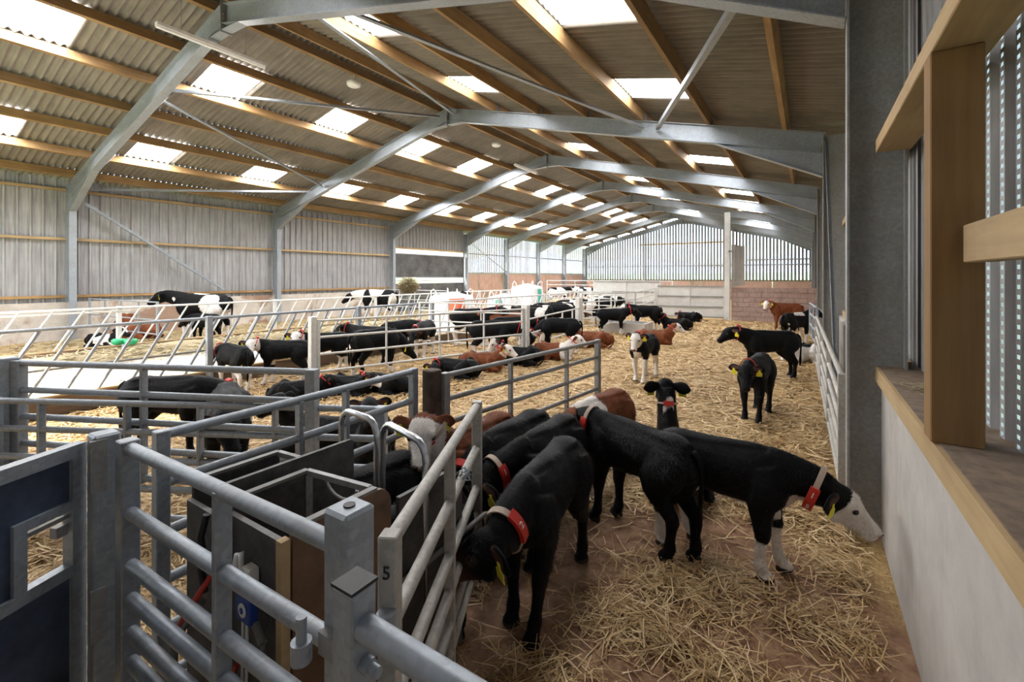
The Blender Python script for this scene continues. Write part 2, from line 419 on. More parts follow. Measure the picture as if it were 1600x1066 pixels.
# far bays: tall pink panels, spaced boards above
sl_m = {}
for b in range(4, 8):
    y0, y1 = FY[b], FY[b + 1]
    for k in range(3):
        ya, yb = y0 + .1 + (y1 - y0 - .2) * k / 3, y0 + .1 + (y1 - y0 - .2) * (k + 1) / 3
        MB().box((XW + .03, (ya + yb) / 2, 1.0), (.12, yb - ya - .03, 2.0)).build('concrete_panel', M['conc_pink'], wl)
    MB().box((XW + .085, (y0 + y1) / 2, 2.06), (.1, y1 - y0 - .18, .1)).build('rail', M['frame'], wl)
    MB().box((XW + .085, (y0 + y1) / 2, 3.3), (.08, y1 - y0 - .18, .07)).build('rail', M['frame'], wl)
    n = int((y1 - y0) / .2)
    for k in range(n):
        y = y0 + (k + .5) * (y1 - y0) / n; key = 'sl'
        if key not in sl_m:
            sl_m[key] = MB().box((0, 0, 0), (.02, .11, 2.6)).mesh('slat'); sl_m[key].materials.append(M['slat'])
        o = bpy.data.objects.new('slat', sl_m[key]); COL.objects.link(o); o.parent = wl; o.location = (XW + .02 - XL, y, 3.3)
sc = tag(MB().bar((XL - .1, FY[3] + .12, 2.42), (XL - .1, FY[4] - .12, 2.42), .03, 1.24).build('wind_screen', M['screen']), 'dark grey wind screen hung across the open bay of the left wall', 'screen')
rl = MB()
for z in (3.05, 1.79): rl.tube([(XL - .1, FY[3] + .1, z), (XL - .1, FY[4] - .1, z)], .03, 8)
rl.build('roller', M['steel'], sc)

# ---- gable at the far end: spaced boards with the hills showing through
wb = struct('wall_back', (XR, FY[-1], 0)); YB = FY[-1] + .16
slm = MB(); x = XL + .2
while x < XRI:
    slm_h = zr(x) - .12
    slm.box((x, YB, (1.5 + slm_h) / 2), (.145, .02, slm_h - 1.5)); x += .235
o = slm.build('slats', M['slat'], wb); o['kind'] = 'stuff'
for z, xa, xb, mt in ((1.52, XL, XRI, 'board'), (2.75, XL, XRI, 'frame'), (4.65, -12.6, -5.2, 'timber'), (3.15, -4.0, XRI, 'frame')):
    MB().box(((xa + xb) / 2, YB - .06, z), (xb - xa, .08, .1)).build('rail', M[mt], wb)
for x in (-12.2, -5.0): MB().ibeam((x, YB - .22, 0), (x, YB - .22, zr(x) - .3), .25, .14, (0, 1, 0)).build('gable_post', M['frame'], wb)
xs = np.linspace(XL + .1, XRI - .1, 8)
for a, c in zip(xs, xs[1:]):
    for k in range(2): MB().box(((a + c) / 2, YB + .02, .37 + .735 * k), (c - a - .03, .14, .72)).build('concrete_panel', M['conc_pink'], wb)

# ---- right wall
wr = struct('wall_right', (XRI, 0, 0)); XI = .425; XS = .665
# near concrete wall, its sill board, post and rails
ya, yb = -1.7, FY[1] + .11
MB().box((XI + .09, (ya + yb) / 2, .555), (.16, yb - ya, 1.11)).build('concrete_panel', M['conc_right'], wr)
MB().box((.535, (ya + yb) / 2, 1.165), (.27, yb - ya, .1)).build('sill_board', M['timber_pale'], wr)
MB().box((.542, (ya + yb) / 2, 1.2185), (.252, yb - ya - .02, .006)).build('sill_dust', M['dust_sill'], wr)
MB().bbox((.465, 2.37, 1.961), (.15, .115, 1.48), .004).build('timber_post', M['timber_post'], wr)
MB().bbox((.488, (ya + 4.0) / 2, 2.745), (.19, 4.0 - ya, .085), .004).build('head_rail', M['timber_pale'], wr)
MB().bbox((.51, .9, 1.968), (.075, 2.75, .135), .004).build('side_rail', M['timber_pale'], wr)
# perforated box profile sheets behind
pan = MB(); brd = MB(); pitch = .165; y = -1.6
zt = zr(XS) - .02
while y < FY[1] + .2:
    a, b = y + .014, y + pitch - .014
    d = .03
    P = []
    for yy, dd in ((a, d), (a + .012, d), (a + .03, 0), (b - .03, 0), (b - .012, d), (b, d)): P += [(XS - dd, yy, 1.1), (XS - dd, yy, zt)]
    pan.add(P, [(2 * i, 2 * i + 2, 2 * i + 3, 2 * i + 1) for i in range(5)])
    if .8 < y < 3.2:
        z = 1.1
        while z < 3.6: brd.add([(XS - d, y - .0145, z), (XS - d, y + .0145, z), (XS - d, y + .0145, z + .020), (XS - d, y - .0145, z + .020)], [(0, 1, 2, 3)]); z += .036
        brd.add([(XS - d, y - .0145, 3.6), (XS - d, y + .0145, 3.6), (XS - d, y + .0145, zt), (XS - d, y - .0145, zt)], [(0, 1, 2, 3)])
    else: brd.add([(XS - d, y - .0145, 1.1), (XS - d, y + .0145, 1.1), (XS - d, y + .0145, zt), (XS - d, y - .0145, zt)], [(0, 1, 2, 3)])
    y += pitch
pan.build('perforated_sheet', M['clad'], wr); o = brd.build('perforation_strips', M['clad'], wr); o['kind'] = 'stuff'
# bays beyond the first right column
for b in range(1, 8):
    y0, y1 = FY[b], FY[b + 1]
    ys = np.linspace(y0 + .11, y1, 5)
    for a, c in zip(ys, ys[1:]): profile_sheet(XS, a, c, 1.1, zr(XS) - .02, .25, .035, -1).build('cladding_sheet', M['clad'], wr)
    MB().box((XI + .12, (y0 + y1) / 2, .575), (.14, y1 - y0 - .2, 1.15)).build('concrete_panel', M['conc_right'] if b < 3 else M['conc_pink'], wr)
    for z in (1.2, 2.8): MB().box((XS - .1, (y0 + y1) / 2, z), (.09, y1 - y0 - .18, .1)).build('rail', M['timber_pale'], wr)
# near end wall, with the wide doorway of the feed passage left open
wf = struct('wall_front', (XR, FY[0], 0)); YF = FY[0] + .13
for xa, xb, za, zb_ in ((-18.1, -16.2, 0, 4.6), (-8.3, .6, 0, 4.6), (-16.2, -8.3, 4.15, 4.6)):
    MB().box(((xa + xb) / 2, YF, (za + zb_) / 2), (xb - xa, .05, zb_ - za)).build('wall_panel', M['clad'], wf)
MB().add([(-18.1, YF, 4.6), (.6, YF, 4.6), (XR, YF, ZR - .02)], [(0, 1, 2)]).build('gable_panel', M['clad'], wf)

# ---- block partition, tall post beside it
wp = struct('wall_partition', (-1.2, 21.2, 0)); bm = MB().bbox((0, 0, 0), (.44, .14, .205), .006).mesh('block'); bm.materials.append(M['block'])
MB().box((-1.2, 21.22, .69), (2.98, .10, 1.38)).build('mortar', M['conc_right'], wp)
for c in range(7):
    for k in range(8):
        x0 = max(-2.7, -2.7 + .45 * k - (.225 if c % 2 else 0)); x1 = min(.3, -2.7 + .45 * (k + 1) - (.225 if c % 2 else 0))
        if x1 - x0 < .1: continue
        o = bpy.data.objects.new('block', bm); COL.objects.link(o); o.parent = wp
        o.location = ((x0 + x1) / 2 + 1.2, random.uniform(-.006, .004), .105 + .2 * c - .02); o.scale = ((x1 - x0 - .01) / .44, 1, .19 / .205)
t = thing('steel_post', 'tall pale galvanised post standing at the left end of the block wall', 'post', (-2.85, 21.1, 0))
MB().ibeam((-2.85, 21.1, 0), (-2.85, 21.1, 4.55), .2, .2, (0, 1, 0)).build('post', M['steel_pale'], t)
MB().box((-2.85, 21.1, .01), (.3, .3, .02)).build('base_plate', M['steel_pale'], t)
for k in range(3):
    MB().box((-2.6 + .17 * k, 20.98, 2.3), (.155, .03, 1.75 - .06 * k)).build('plank', M['grey_board'], t)
MB().box((-2.5, 21.02, 2.9), (.6, .04, .08)).build('batten', M['grey_board'], t)

# ---- floor, feed passage, fields and hills outside
gx, gy = np.meshgrid(np.linspace(-18.2, .75, 220), np.linspace(-2.2, 40.4, 420)); 
def und(x, y): return .018 * np.sin(x * 2.3 + 1.1 * np.sin(y * 1.1)) * np.cos(y * 1.9 + .6 * np.sin(x * 2)) + .008 * np.sin(x * 7.1 + y * 3.3) * np.sin(y * 6.3 - x * 2.1) - .012
def grid_obj(name, X, Y, Z, mat, parent=None):
    ny, nx = X.shape; me = bpy.data.meshes.new(name); me.vertices.add(nx * ny)
    me.vertices.foreach_set('co', np.stack([X, Y, Z], -1).ravel().astype(np.float32))
    i = np.arange(nx * ny).reshape(ny, nx); q = np.stack([i[:-1, :-1], i[:-1, 1:], i[1:, 1:], i[1:, :-1]], -1).reshape(-1, 4)
    me.loops.add(q.size); me.loops.foreach_set('vertex_index', q.ravel().astype(np.int32))
    me.polygons.add(len(q)); me.polygons.foreach_set('loop_start', (np.arange(len(q)) * 4).astype(np.int32)); me.polygons.foreach_set('use_smooth', np.ones(len(q), bool))
    me.update(calc_edges=True); o = bpy.data.objects.new(name, me); COL.objects.link(o)
    if mat: me.materials.append(mat)
    if parent: o.parent = parent
    return o
fl = grid_obj('floor', gx, gy, und(gx, gy), M['floor']); fl['kind'] = 'structure'
o = MB().box((-10.9, 19.2, .04), (4.92, 42.6, .12)).build('passage_slab', M['slab']); o['kind'] = 'structure'
t_ = NT('field'); v = geo_pos(t_); t_.set(t_.ramp(t_.noise(v, .03, 4), [(.3, (.20, .30, .12)), (.7, (.30, .40, .19))]), 1.0); M['field'] = t_.m
t_ = NT('hill'); v = geo_pos(t_); t_.set(t_.ramp(t_.noise(v, .02, 4), [(.35, (.30, .36, .42)), (.7, (.38, .44, .46))]), 1.0); M['hill'] = t_.m  # distance haze is put into the pale bluish hill colour
t_ = NT('yard'); v = geo_pos(t_); t_.set(t_.ramp(t_.noise(v, 2, 5), [(.3, (.30, .28, .25)), (.7, (.42, .40, .36))]), .9); M['yard'] = t_.m
fx, fy = np.meshgrid(np.linspace(-900, 700, 81), np.linspace(-300, 1000, 66))
fz = -.15 + .00004 * np.maximum(0, np.hypot(fx + 9, fy - 19) - 60) ** 2 * .25 + 1.5 * np.sin(fx * .012) * np.sin(fy * .010) * np.clip((np.hypot(fx + 9, fy - 19) - 60) / 200, 0, 1)
o = grid_obj('ground_field', fx, fy, np.minimum(fz, 22), M['field']); o['kind'] = 'structure'
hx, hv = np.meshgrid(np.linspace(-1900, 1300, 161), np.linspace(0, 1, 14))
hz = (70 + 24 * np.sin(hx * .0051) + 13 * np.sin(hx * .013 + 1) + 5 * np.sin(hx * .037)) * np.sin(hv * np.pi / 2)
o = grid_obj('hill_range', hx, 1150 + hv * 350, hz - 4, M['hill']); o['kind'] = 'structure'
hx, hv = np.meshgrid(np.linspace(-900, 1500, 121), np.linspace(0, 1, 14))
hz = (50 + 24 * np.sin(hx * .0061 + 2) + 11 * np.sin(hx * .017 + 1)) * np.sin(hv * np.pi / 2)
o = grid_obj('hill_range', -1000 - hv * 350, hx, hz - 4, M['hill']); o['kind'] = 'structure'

# ---- braces, lights
def brace(label, p0, p1, w=.07, up=(0, 0, 1)):
    o = MB().angle(Vector(p0), Vector(p1), w, .008, up).build('brace', M['steel']); return tag(o, label, 'brace', 'steel braces')
def sh(x, y, dz=-.42): return (x, y, zr(x) + dz)
brace('diagonal angle brace down the left wall in the second bay', (XL + .12, FY[1] + .25, 3.95), (XL + .12, 8.15, 1.32), .09)
brace('horizontal tie from left eaves of first frame to the second left rafter', sh(-17.6, 4.5, -.45), sh(-15.4, 10.05), .07)
brace('roof brace from first frame slanting down left to second frame on left slope', sh(-12.1, FY[1] + .1), sh(-14.8, FY[2] - .1), .08)
brace('roof brace from first left rafter rising to the apex of the second frame', sh(-11.7, FY[1] + .1), sh(-9.1, FY[2] - .1), .08)
brace('roof brace from first frame right of ridge back to the second apex', sh(-6.6, FY[1] + .1), sh(-8.6, FY[2] - .1), .08)
brace('long roof brace from first frame near ridge to middle of second right rafter', sh(-5.95, FY[1] + .1), sh(-3.1, FY[2] - .1), .08)
brace('roof brace crossing up to the right eaves of the first frame', sh(-.3, FY[1] + .1), sh(-2.8, FY[2] - .1), .08)
brace('thin diagonal angle brace down the left wall of the fifth bay', (XL + .12, FY[4] + .15, 4.0), (XL + .12, FY[5] - .1, 2.1), .06)
brace('thin upright brace leaning on the right wall beside the second column', (.25, FY[2] - .5, 4.2), (.25, FY[1] + 2.2, .6), .05, (1, 0, 0))
def tube_lamp(label, p0, p1):
    t = thing('tube_light', label, 'light', tuple((Vector(p0) + Vector(p1)) / 2), 'hanging tube lights')
    p0, p1 = Vector(p0), Vector(p1)
    MB().bar(p0, p1, .11, .06).build('housing', M['tube_light'], t)
    MB().tube([p0 + Vector((0, 0, -.045)), p1 + Vector((0, 0, -.045))], .03, 10).build('diffuser', M['white'], t)
    d = p1 - p0
    for k in (.2, .8):
        p = p0 + d * k; MB().tube([p, Vector((p.x, p.y, zr(p.x) - .05))], .006, 6).build('chain', M['steel'], t)
tube_lamp('white tube light hanging across the first left rafter near the ridge', (-9.32, 3.2, 6.17), (-9.32, 5.05, 6.17))
tube_lamp('small white tube light hanging by the third frame apex', (-9.35, 14.6, 6.12), (-9.35, 16.2, 6.12))
def dome(label, p):
    t = thing('dome_light', label, 'light', p, 'round ceiling lights'); x, y, z = p
    MB().lathe(p, [(0, -.06), (.10, -.055), (.15, -.03), (.165, 0), (.165, .05), (.12, .07), (0, .075)], 20).build('shade', M['white'], t)
    MB().tube([(x, y, z + .07), (x, y, zr(x) - .03)], .012, 8).build('stem', M['tube_light'], t)
dome('round white lamp under the ridge in the second bay', (-9.15, 7.1, 6.46))
dome('round white lamp under the ridge in the third bay, smaller in view', (-9.17, 13.1, 6.46))
# ------------------------------------------------------------------ calves and cows
BLK = (.0030, .0030, .0036); BRN = (.17, .052, .020); WHT = (.72, .67, .62); PINK = (.50, .25, .19)
def cr(P, n):
    """Catmull-Rom resample of rows"""
    P = np.asarray(P, float); m = len(P); out = []
    for i in range(m - 1):
        a, b, c, d = P[max(i - 1, 0)], P[i], P[i + 1], P[min(i + 2, m - 1)]
        for k in range(n):
            t = k / n
            out.append(.5 * ((2 * b) + (-a + c) * t + (2 * a - 5 * b + 4 * c - d) * t * t + (-a + 3 * b - 3 * c + d) * t ** 3))
    out.append(P[-1]); return np.array(out)
def loft(mb, rows, up, n=14, sub=4, smooth=True):
    """rows: x y z radius_side radius_up, rounded ends"""
    Q = cr(rows, sub) if sub > 1 else np.asarray(rows, float); m = len(Q); P = []; F = []; up = Vector(up)
    for i in range(m):
        T = Vector(Q[min(i + 1, m - 1), :3] - Q[max(i - 1, 0), :3]).normalized()
        S = up.cross(T)
        if S.length < 1e-4: S = Vector((0, 1, 0))
        S.normalize(); N = T.cross(S); c = Vector(Q[i, :3])
        for k in range(n):
            a = 2 * math.pi * k / n; P.append(c + S * (math.cos(a) * Q[i, 3]) + N * (math.sin(a) * Q[i, 4]))
    for i in range(m - 1):
        for k in range(n): j = (k + 1) % n; F.append((i * n + k, i * n + j, i * n + n + j, i * n + n + k))
    F += [tuple(range(n - 1, -1, -1)), tuple(range((m - 1) * n, m * n))]
    mb.add(P, F, smooth)
LG = 1.22
POSES = {'up': ((.66, 0, .95), (.82, 0, -.57)), 'level': ((.74, 0, .84), (.86, 0, -.5)), 'low': ((.76, 0, .68), (.8, 0, -.6)),
         'graze': ((.72, 0, .42), (.5, 0, -.86)), 'lie': ((.58, 0, .55), (.84, 0, -.54)), 'left': ((.62, .14, .93), (.3, .78, -.55)), 'right': ((.62, -.14, .93), (.3, -.78, -.55))}
def text_mesh(body, size, ext=.0015):
    cu = bpy.data.curves.new('text', 'FONT'); cu.body = body; cu.size = size; cu.extrude = ext; cu.align_x = 'CENTER'; cu.align_y = 'CENTER'
    cu.resolution_u = 3; o = bpy.data.objects.new('text', cu); COL.objects.link(o)
    bpy.context.view_layer.update(); me = bpy.data.meshes.new_from_object(o.evaluated_get(bpy.context.evaluated_depsgraph_get()))
    bpy.data.objects.remove(o); bpy.data.curves.remove(cu); return me
DIG = {}
def digit(ch, size):
    if (ch, size) not in DIG: DIG[(ch, size)] = text_mesh(ch, size)
    return DIG[(ch, size)]

def fur(o, P, col, nv, faces, dist, size, rs):
    """short coat hair on the animals near enough to show it"""
    if dist > 11: return
    n = int(26000 if dist < 4.7 else 11000 if dist < 7.5 else 6000); ln = .027 if dist < 4.7 else .028; wd = .0021 if dist < 4.7 else .0036
    A = P[:nv]; F = np.array([f[:3] for f in faces]); Q = np.array([(f[0], f[2], f[-1]) for f in faces])
    T = np.vstack([F, Q]); a, b, c = A[T[:, 0]], A[T[:, 1]], A[T[:, 2]]; nr = np.cross(b - a, c - a); ar = np.linalg.norm(nr, axis=1); nr = nr / np.maximum(ar, 1e-12)[:, None]
    i = rs.choice(len(T), n, p=ar / ar.sum()); u, v = rs.random(n), rs.random(n); k = u + v > 1; u[k] = 1 - u[k]; v[k] = 1 - v[k]
    p = a[i] + (b - a)[i] * u[:, None] + (c - a)[i] * v[:, None]; nn = nr[i]
    keep = p[:, 2] > .06; p, nn, i = p[keep], nn[keep], i[keep]; n = len(p)
    w = np.stack([np.sin(p @ np.array((31., 17., 9.)) + 2 * np.sin(p @ np.array((13., -21., 27.)))), np.sin(p @ np.array((-19., 28., 15.))), np.sin(p @ np.array((11., 23., -33.)))], 1)
    fl = np.array((-.75, 0, -.55)) + .55 * w + rs.normal(size=(n, 3)) * .22
    fl -= nn * (fl * nn).sum(1)[:, None]; fl /= np.maximum(np.linalg.norm(fl, axis=1), 1e-6)[:, None]
    d = fl * .9 + nn * (.30 + .2 * rs.random(n))[:, None]; sd_ = np.cross(d, nn); sd_ /= np.maximum(np.linalg.norm(sd_, axis=1), 1e-6)[:, None]
    L_ = (ln / size * (.6 + .6 * rs.random(n)) * np.where(p[:, 2] < .35, .65, 1))[:, None]; p = p - nn * .002
    V = np.stack([p - sd_ * wd / size / 2, p + sd_ * wd / size / 2, p + d * L_], 1).reshape(-1, 3)
    me = bpy.data.meshes.new('hair'); me.vertices.add(3 * n); me.vertices.foreach_set('co', V.astype(np.float32).ravel())
    me.loops.add(3 * n); me.loops.foreach_set('vertex_index', np.arange(3 * n, dtype=np.int32)); me.polygons.add(n); me.polygons.foreach_set('loop_start', np.arange(n, dtype=np.int32) * 3); me.update(calc_edges=True)
    cc = col[T[i, 0]] * (.75 + .6 * rs.random(n))[:, None] + (.010 * rs.random(n) ** 2)[:, None] * np.array((.9, .95, 1.1)); at = me.color_attributes.new('coat', 'FLOAT_COLOR', 'POINT')  # added bluish term paints a sheen into the hair colour
    at.data.foreach_set('color', np.c_[np.repeat(np.clip(cc, 0, 1), 3, 0), np.ones(3 * n)].astype(np.float32).ravel()); me.materials.append(M['hair'])
    h = bpy.data.objects.new('hair', me); COL.objects.link(h); h.parent = o; h['kind'] = 'stuff'

def calf(label, pos, heading, pose='up', poll=None, hd=None, coat='black', size=.92, face=None, socks=None, belly=False, crest=None, tail='down',
         lying=False, steps=((0, 0), (0, 0), (0, 0), (0, 0)), collar='red', number=None, tag_angle=90, tags=True, adult=False, vox=None, seed=0, muzzle=None,
         patch=.0, group=None, name='calf', fat=1.0, collar_t=.66):
    """local frame: x forward, y left, z up; feet at z = 0; steps: dx, dy of front left, front right, hind left, hind right hooves"""
    pp, hh = POSES[pose if not (lying and pose == 'up') else 'lie']
    poll = Vector(poll or pp); hd = Vector(hd or hh).normalized()
    rs = np.random.default_rng(seed + 11); dz = -.465 if lying else 0.0
    mb = MB(); deep = 1.16 if adult else 1.0; w = 1.12 * fat if adult else fat
    tor = [(-.475, .735, .045, .06), (-.44, .715, .105, .125), (-.34, .69, .142, .165), (-.18, .672, .145, .178), (0, .658, .152, .192),
           (.15, .65, .155, .2), (.28, .655, .142, .205), (.38, .665, .118, .188), (.45, .685, .08, .13), (.475, .69, .04, .07)]
    loft(mb, [(x, 0, z + dz - (.02 * (deep - 1) * 6), a * w * (1.1 if lying else 1), b * deep) for x, z, a, b in tor], (0, 0, 1), 18, 4)
    # hook and pin bones, withers
    loft(mb, [(-.40, 0, .80 + dz, .06, .03), (-.30, 0, .835 + dz, .09, .03), (-.1, 0, .835 + dz, .07, .025), (.2, 0, .845 + dz, .05, .03), (.32, 0, .84 + dz, .03, .03)], (0, 0, 1), 10, 3)
    nb = Vector((.33, 0, .70 + dz)); nmid = nb.lerp(poll, .5) + Vector((.02, 0, .01))
    back = poll - hd * .02 + Vector((0, 0, -.035))
    neck = [(*nb, .11 * w, .175), (*nb.lerp(nmid, .6), .10 * w, .155), (*nmid, .090, .132), (*nmid.lerp(back, .6), .083, .118), (*back, .072, .095)]
    loft(mb, neck, (0, 0, 1) if abs((poll - nb).normalized().z) < .93 else (-1, 0, 0), 14, 3)
    # head
    zup = Vector((0, 0, 1)); fwd = (poll - nb); fwd.z = 0
    upv = (zup * 1.0 - hd * hd.z); 
    if upv.length < .5: upv = upv + fwd.normalized() * (.5 - upv.length) - hd * fwd.normalized().dot(hd) * .3
    upv = (upv - hd * upv.dot(hd)).normalized(); sd = upv.cross(hd).normalized()
    hl = .335
    hp = [(-.045, -.035, .055, .062), (-.01, -.028, .080, .088), (.04, -.030, .094, .104), (.09, -.038, .093, .108), (.135, -.042, .078, .095), (.18, -.042, .063, .077),
          (.225, -.043, .056, .064), (.265, -.046, .058, .058), (.295, -.049, .056, .051), (.313, -.052, .036, .034)]
    rows = [(*(poll + hd * s * 1.0 + upv * d), a, b) for s, d, a, b in hp]
    loft(mb, rows, tuple(upv), 14, 3)
    for sg in (-1, 1):      # brow and cheek
        c = poll + hd * .095 + sd * sg * .062 + upv * .014; mb.ball(c, .034, 8, 6)
        c = poll + hd * .07 + sd * sg * .045 - upv * .095; mb.ball(c, .055, 8, 6)
    # legs
    legs = []
    if lying:
        for sg in (1, -1):
            legs.append([(.30, .09 * sg, .30, .07, .11), (.23, .15 * sg, .15, .06, .08), (.34, .17 * sg, .09, .042, .05), (.44, .165 * sg, .07, .038, .042), (.34, .14 * sg, .045, .028, .03), (.25, .125 * sg, .04, .032, .034), (.18, .12 * sg, .035, .034, .034)])
            legs.append([(-.28, .09 * sg, .31, .09, .14), (-.16, .17 * sg, .24, .085, .13), (-.02, .205 * sg, .15, .06, .085), (-.18, .225 * sg, .10, .048, .055), (-.33, .225 * sg, .065, .035, .045), (-.2, .235 * sg, .045, .027, .03), (-.09, .24 * sg, .042, .034, .034), (-.02, .24 * sg, .036, .034, .034)])
    else:
        for sg, st in ((1, steps[0]), (-1, steps[1])):
            L = [(.30, .075, .74, .05, .10), (.335, .10, .61, .068, .105), (.305, .108, .51, .056, .078), (.31, .105, .40, .042, .054), (.32, .10, .30, .037, .043), (.316, .098, .25, .030, .033), (.315, .095, .15, .0255, .029),
                 (.32, .093, .09, .033, .036), (.335, .092, .05, .030, .033), (.345, .092, .028, .040, .046), (.35, .092, .0, .043, .052)]
            legs.append([(x + st[0] * max(0, 1 - z / .6), y * sg + st[1] * max(0, 1 - z / .6), z, a * LG, b * LG) for x, y, z, a, b in L])
        for sg, st in ((1, steps[2]), (-1, steps[3])):
            L = [(-.31, .06, .74, .07, .13), (-.28, .095, .63, .078, .145), (-.225, .11, .515, .062, .105), (-.275, .108, .42, .048, .07), (-.345, .10, .335, .034, .052), (-.37, .098, .30, .033, .047), (-.366, .096, .25, .029, .035), (-.36, .095, .16, .0265, .030),
                 (-.355, .094, .09, .034, .037), (-.342, .093, .05, .030, .033), (-.332, .093, .028, .041, .046), (-.326, .093, .0, .044, .052)]
            legs.append([(x + st[0] * max(0, 1 - z / .6), y * sg + st[1] * max(0, 1 - z / .6), z, a * LG, b * LG) for x, y, z, a, b in L])
    for L in legs: loft(mb, L, (1, 0, 0) if not lying else (0, 0, 1), 12, 3)
    if adult: mb.ball((-.27, 0, .47), .12, 12, 8, (1.2, .8, .75))
    # fuse into one continuous skin
    me = mb.mesh('calf'); o = bpy.data.objects.new(name, me); COL.objects.link(o)
    dist = math.hypot(pos[0], pos[1]); vx = vox or (.0105 if dist < 4.6 else .014 if dist < 9 else .02)
    m1 = o.modifiers.new('remesh', 'REMESH'); m1.mode = 'VOXEL'; m1.voxel_size = vx; m1.use_smooth_shade = True
    m2 = o.modifiers.new('smooth', 'SMOOTH'); m2.factor = .5; m2.iterations = 5 if vx < .012 else 3
    bpy.context.view_layer.update()
    skin = bpy.data.meshes.new_from_object(o.evaluated_get(bpy.context.evaluated_depsgraph_get()))
    o.modifiers.clear()
    nv = len(skin.vertices); V = np.empty(nv * 3, np.float32); skin.vertices.foreach_get('co', V); V = V.reshape(-1, 3).astype(float)
    nf = len(skin.polygons); lp = np.empty(len(skin.loops), np.int32); skin.loops.foreach_get('vertex_index', lp)
    ls = np.empty(nf, np.int32); skin.polygons.foreach_get('loop_start', ls); lt = np.empty(nf, np.int32); skin.polygons.foreach_get('loop_total', lt)
    faces = [tuple(lp[a:a + b]) for a, b in zip(ls.tolist(), lt.tolist())]
    # ears, tail
    ex = MB(); ear_c = []
    hang = .25
    for sg in (-1, 1):
        b0 = poll + hd * .0 + sd * sg * .070 - upv * .005; hh_ = Vector((hd.x, hd.y, 0)); hh_ = hh_.normalized() if hh_.length > .3 else fwd.normalized(); dr = (sd * sg * .85 - hh_ * .48 + Vector((0, 0, -hang)) + upv * .1).normalized()
        n_ = hh_ + Vector((0, 0, -.12)) + sd * sg * .15; n_ = (n_ - dr * n_.dot(dr)).normalized(); ws = dr.cross(n_)
        ers = [(0, .026, .020), (.03, .040, .018), (.07, .056, .015), (.11, .055, .013), (.145, .036, .010), (.168, .010, .006)]
        rows = [(*(b0 + dr * s), a, b) for s, a, b in ers]; k0 = len(ex.v); loft(ex, rows, tuple(n_), 10, 2); ear_c.append((k0, len(ex.v), b0, dr, n_, ws))
    tz = .80 + dz
    if lying: tl = [(-.46, 0, tz - .02, .022, .022), (-.50, .02, tz - .12, .018, .018), (-.47, .08, .12, .014, .014), (-.38, .14, .04, .022, .02), (-.33, .15, .035, .01, .01)]
    else: tl = [(-.455, 0, tz - .01, .024, .024), (-.51, 0, tz - .06, .021, .021), (-.525, .01, tz - .2, .016, .016), (-.515, .015, tz - .38, .014, .014), (-.51, .015, tz - .48, .024, .022), (-.505, .015, tz - .58, .006, .006)]
    t0 = len(ex.v); loft(ex, tl, (1, 0, 0), 8, 3); t1 = len(ex.v)
    ey = MB()
    for sg in (-1, 1): ey.ball(poll + hd * .115 + sd * sg * .076 + upv * .004, .020, 10, 7)
    E = np.array(ex.v, float); YV = np.array(ey.v, float)
    P = np.vstack([V, E, YV]); me2 = bpy.data.meshes.new('calf')
    fs = faces + [tuple(i + nv for i in f) for f in ex.f] + [tuple(i + nv + len(E) for i in f) for f in ey.f]
    # ---- coat
    base = np.array(BRN if coat == 'brown' else BLK)
    def pn(X, sc, k=6):
        r = np.zeros(len(X))
        for i in range(k):
            d = rs.normal(size=3) * sc; r += np.cos(X @ d + rs.uniform(0, 6.28))
        return r / k ** .5
    nz = pn(P, 14); fine = pn(P, 45)
    col = np.tile(base, (len(P), 1)) * (1 + .18 * np.clip(fine, -1, 1))[:, None]
    rel = P - np.array(poll); hs = rel @ np.array(hd); hu = rel @ np.array(upv); hw = np.abs(rel @ np.array(sd))
    inhead = (np.hypot(hu + .04, hw) < .165) & (hs > -.04) & (hs < .4)
    if coat == 'black' : # brownish tinge in random blotches
        k = np.clip(nz * .5, 0, 1)[:, None] * .35; col = col * (1 - k) + np.array((.009, .006, .0045)) * k
    def paint(mask, c):
        c = np.array(c); col[mask] = c * (1 + .06 * np.clip(fine[mask], -1, 1))[:, None]
    if coat == 'holstein':
        big = pn(P * np.array((1, 1.0, .8)), 7.5, 8)
        paint((big > .35 - patch) & ~inhead, WHT)
        if not lying: paint((P[:, 2] < .27 + .03 * nz), WHT)
        paint(inhead & (hw < .022 + .01 * nz) & (hu > -.02) & (hs < .2), WHT)
    if socks is not None and not lying:
        paint((P[:, 2] < socks + .025 * nz) & (P[:, 2] < .45), WHT)
    if socks is not None and lying: paint((P[:, 2] < .075) & (np.abs(P[:, 1]) > .1), WHT)
    if belly:
        paint((P[:, 2] < .50 + dz + .02 * nz) & (P[:, 2] > .36 + dz) & (np.abs(P[:, 1]) < .09) & (P[:, 0] > -.25) & ~inhead, WHT)
        paint((P[:, 2] < .60 + dz + .02 * nz) & (P[:, 0] > .33) & (P[:, 0] < .56) & (P[:, 2] > .42 + dz) & (np.abs(P[:, 1]) < .075) & ~inhead, mix3(WHT, PINK, .25))
    if crest:
        paint((P[:, 0] > crest[0] + .02 * nz) & (P[:, 0] < crest[1] + .02 * nz) & (P[:, 2] > crest[2] + dz + .03 * nz) & (np.abs(P[:, 1]) < (crest[3] if len(crest) > 3 else 1)) & ~inhead, WHT)
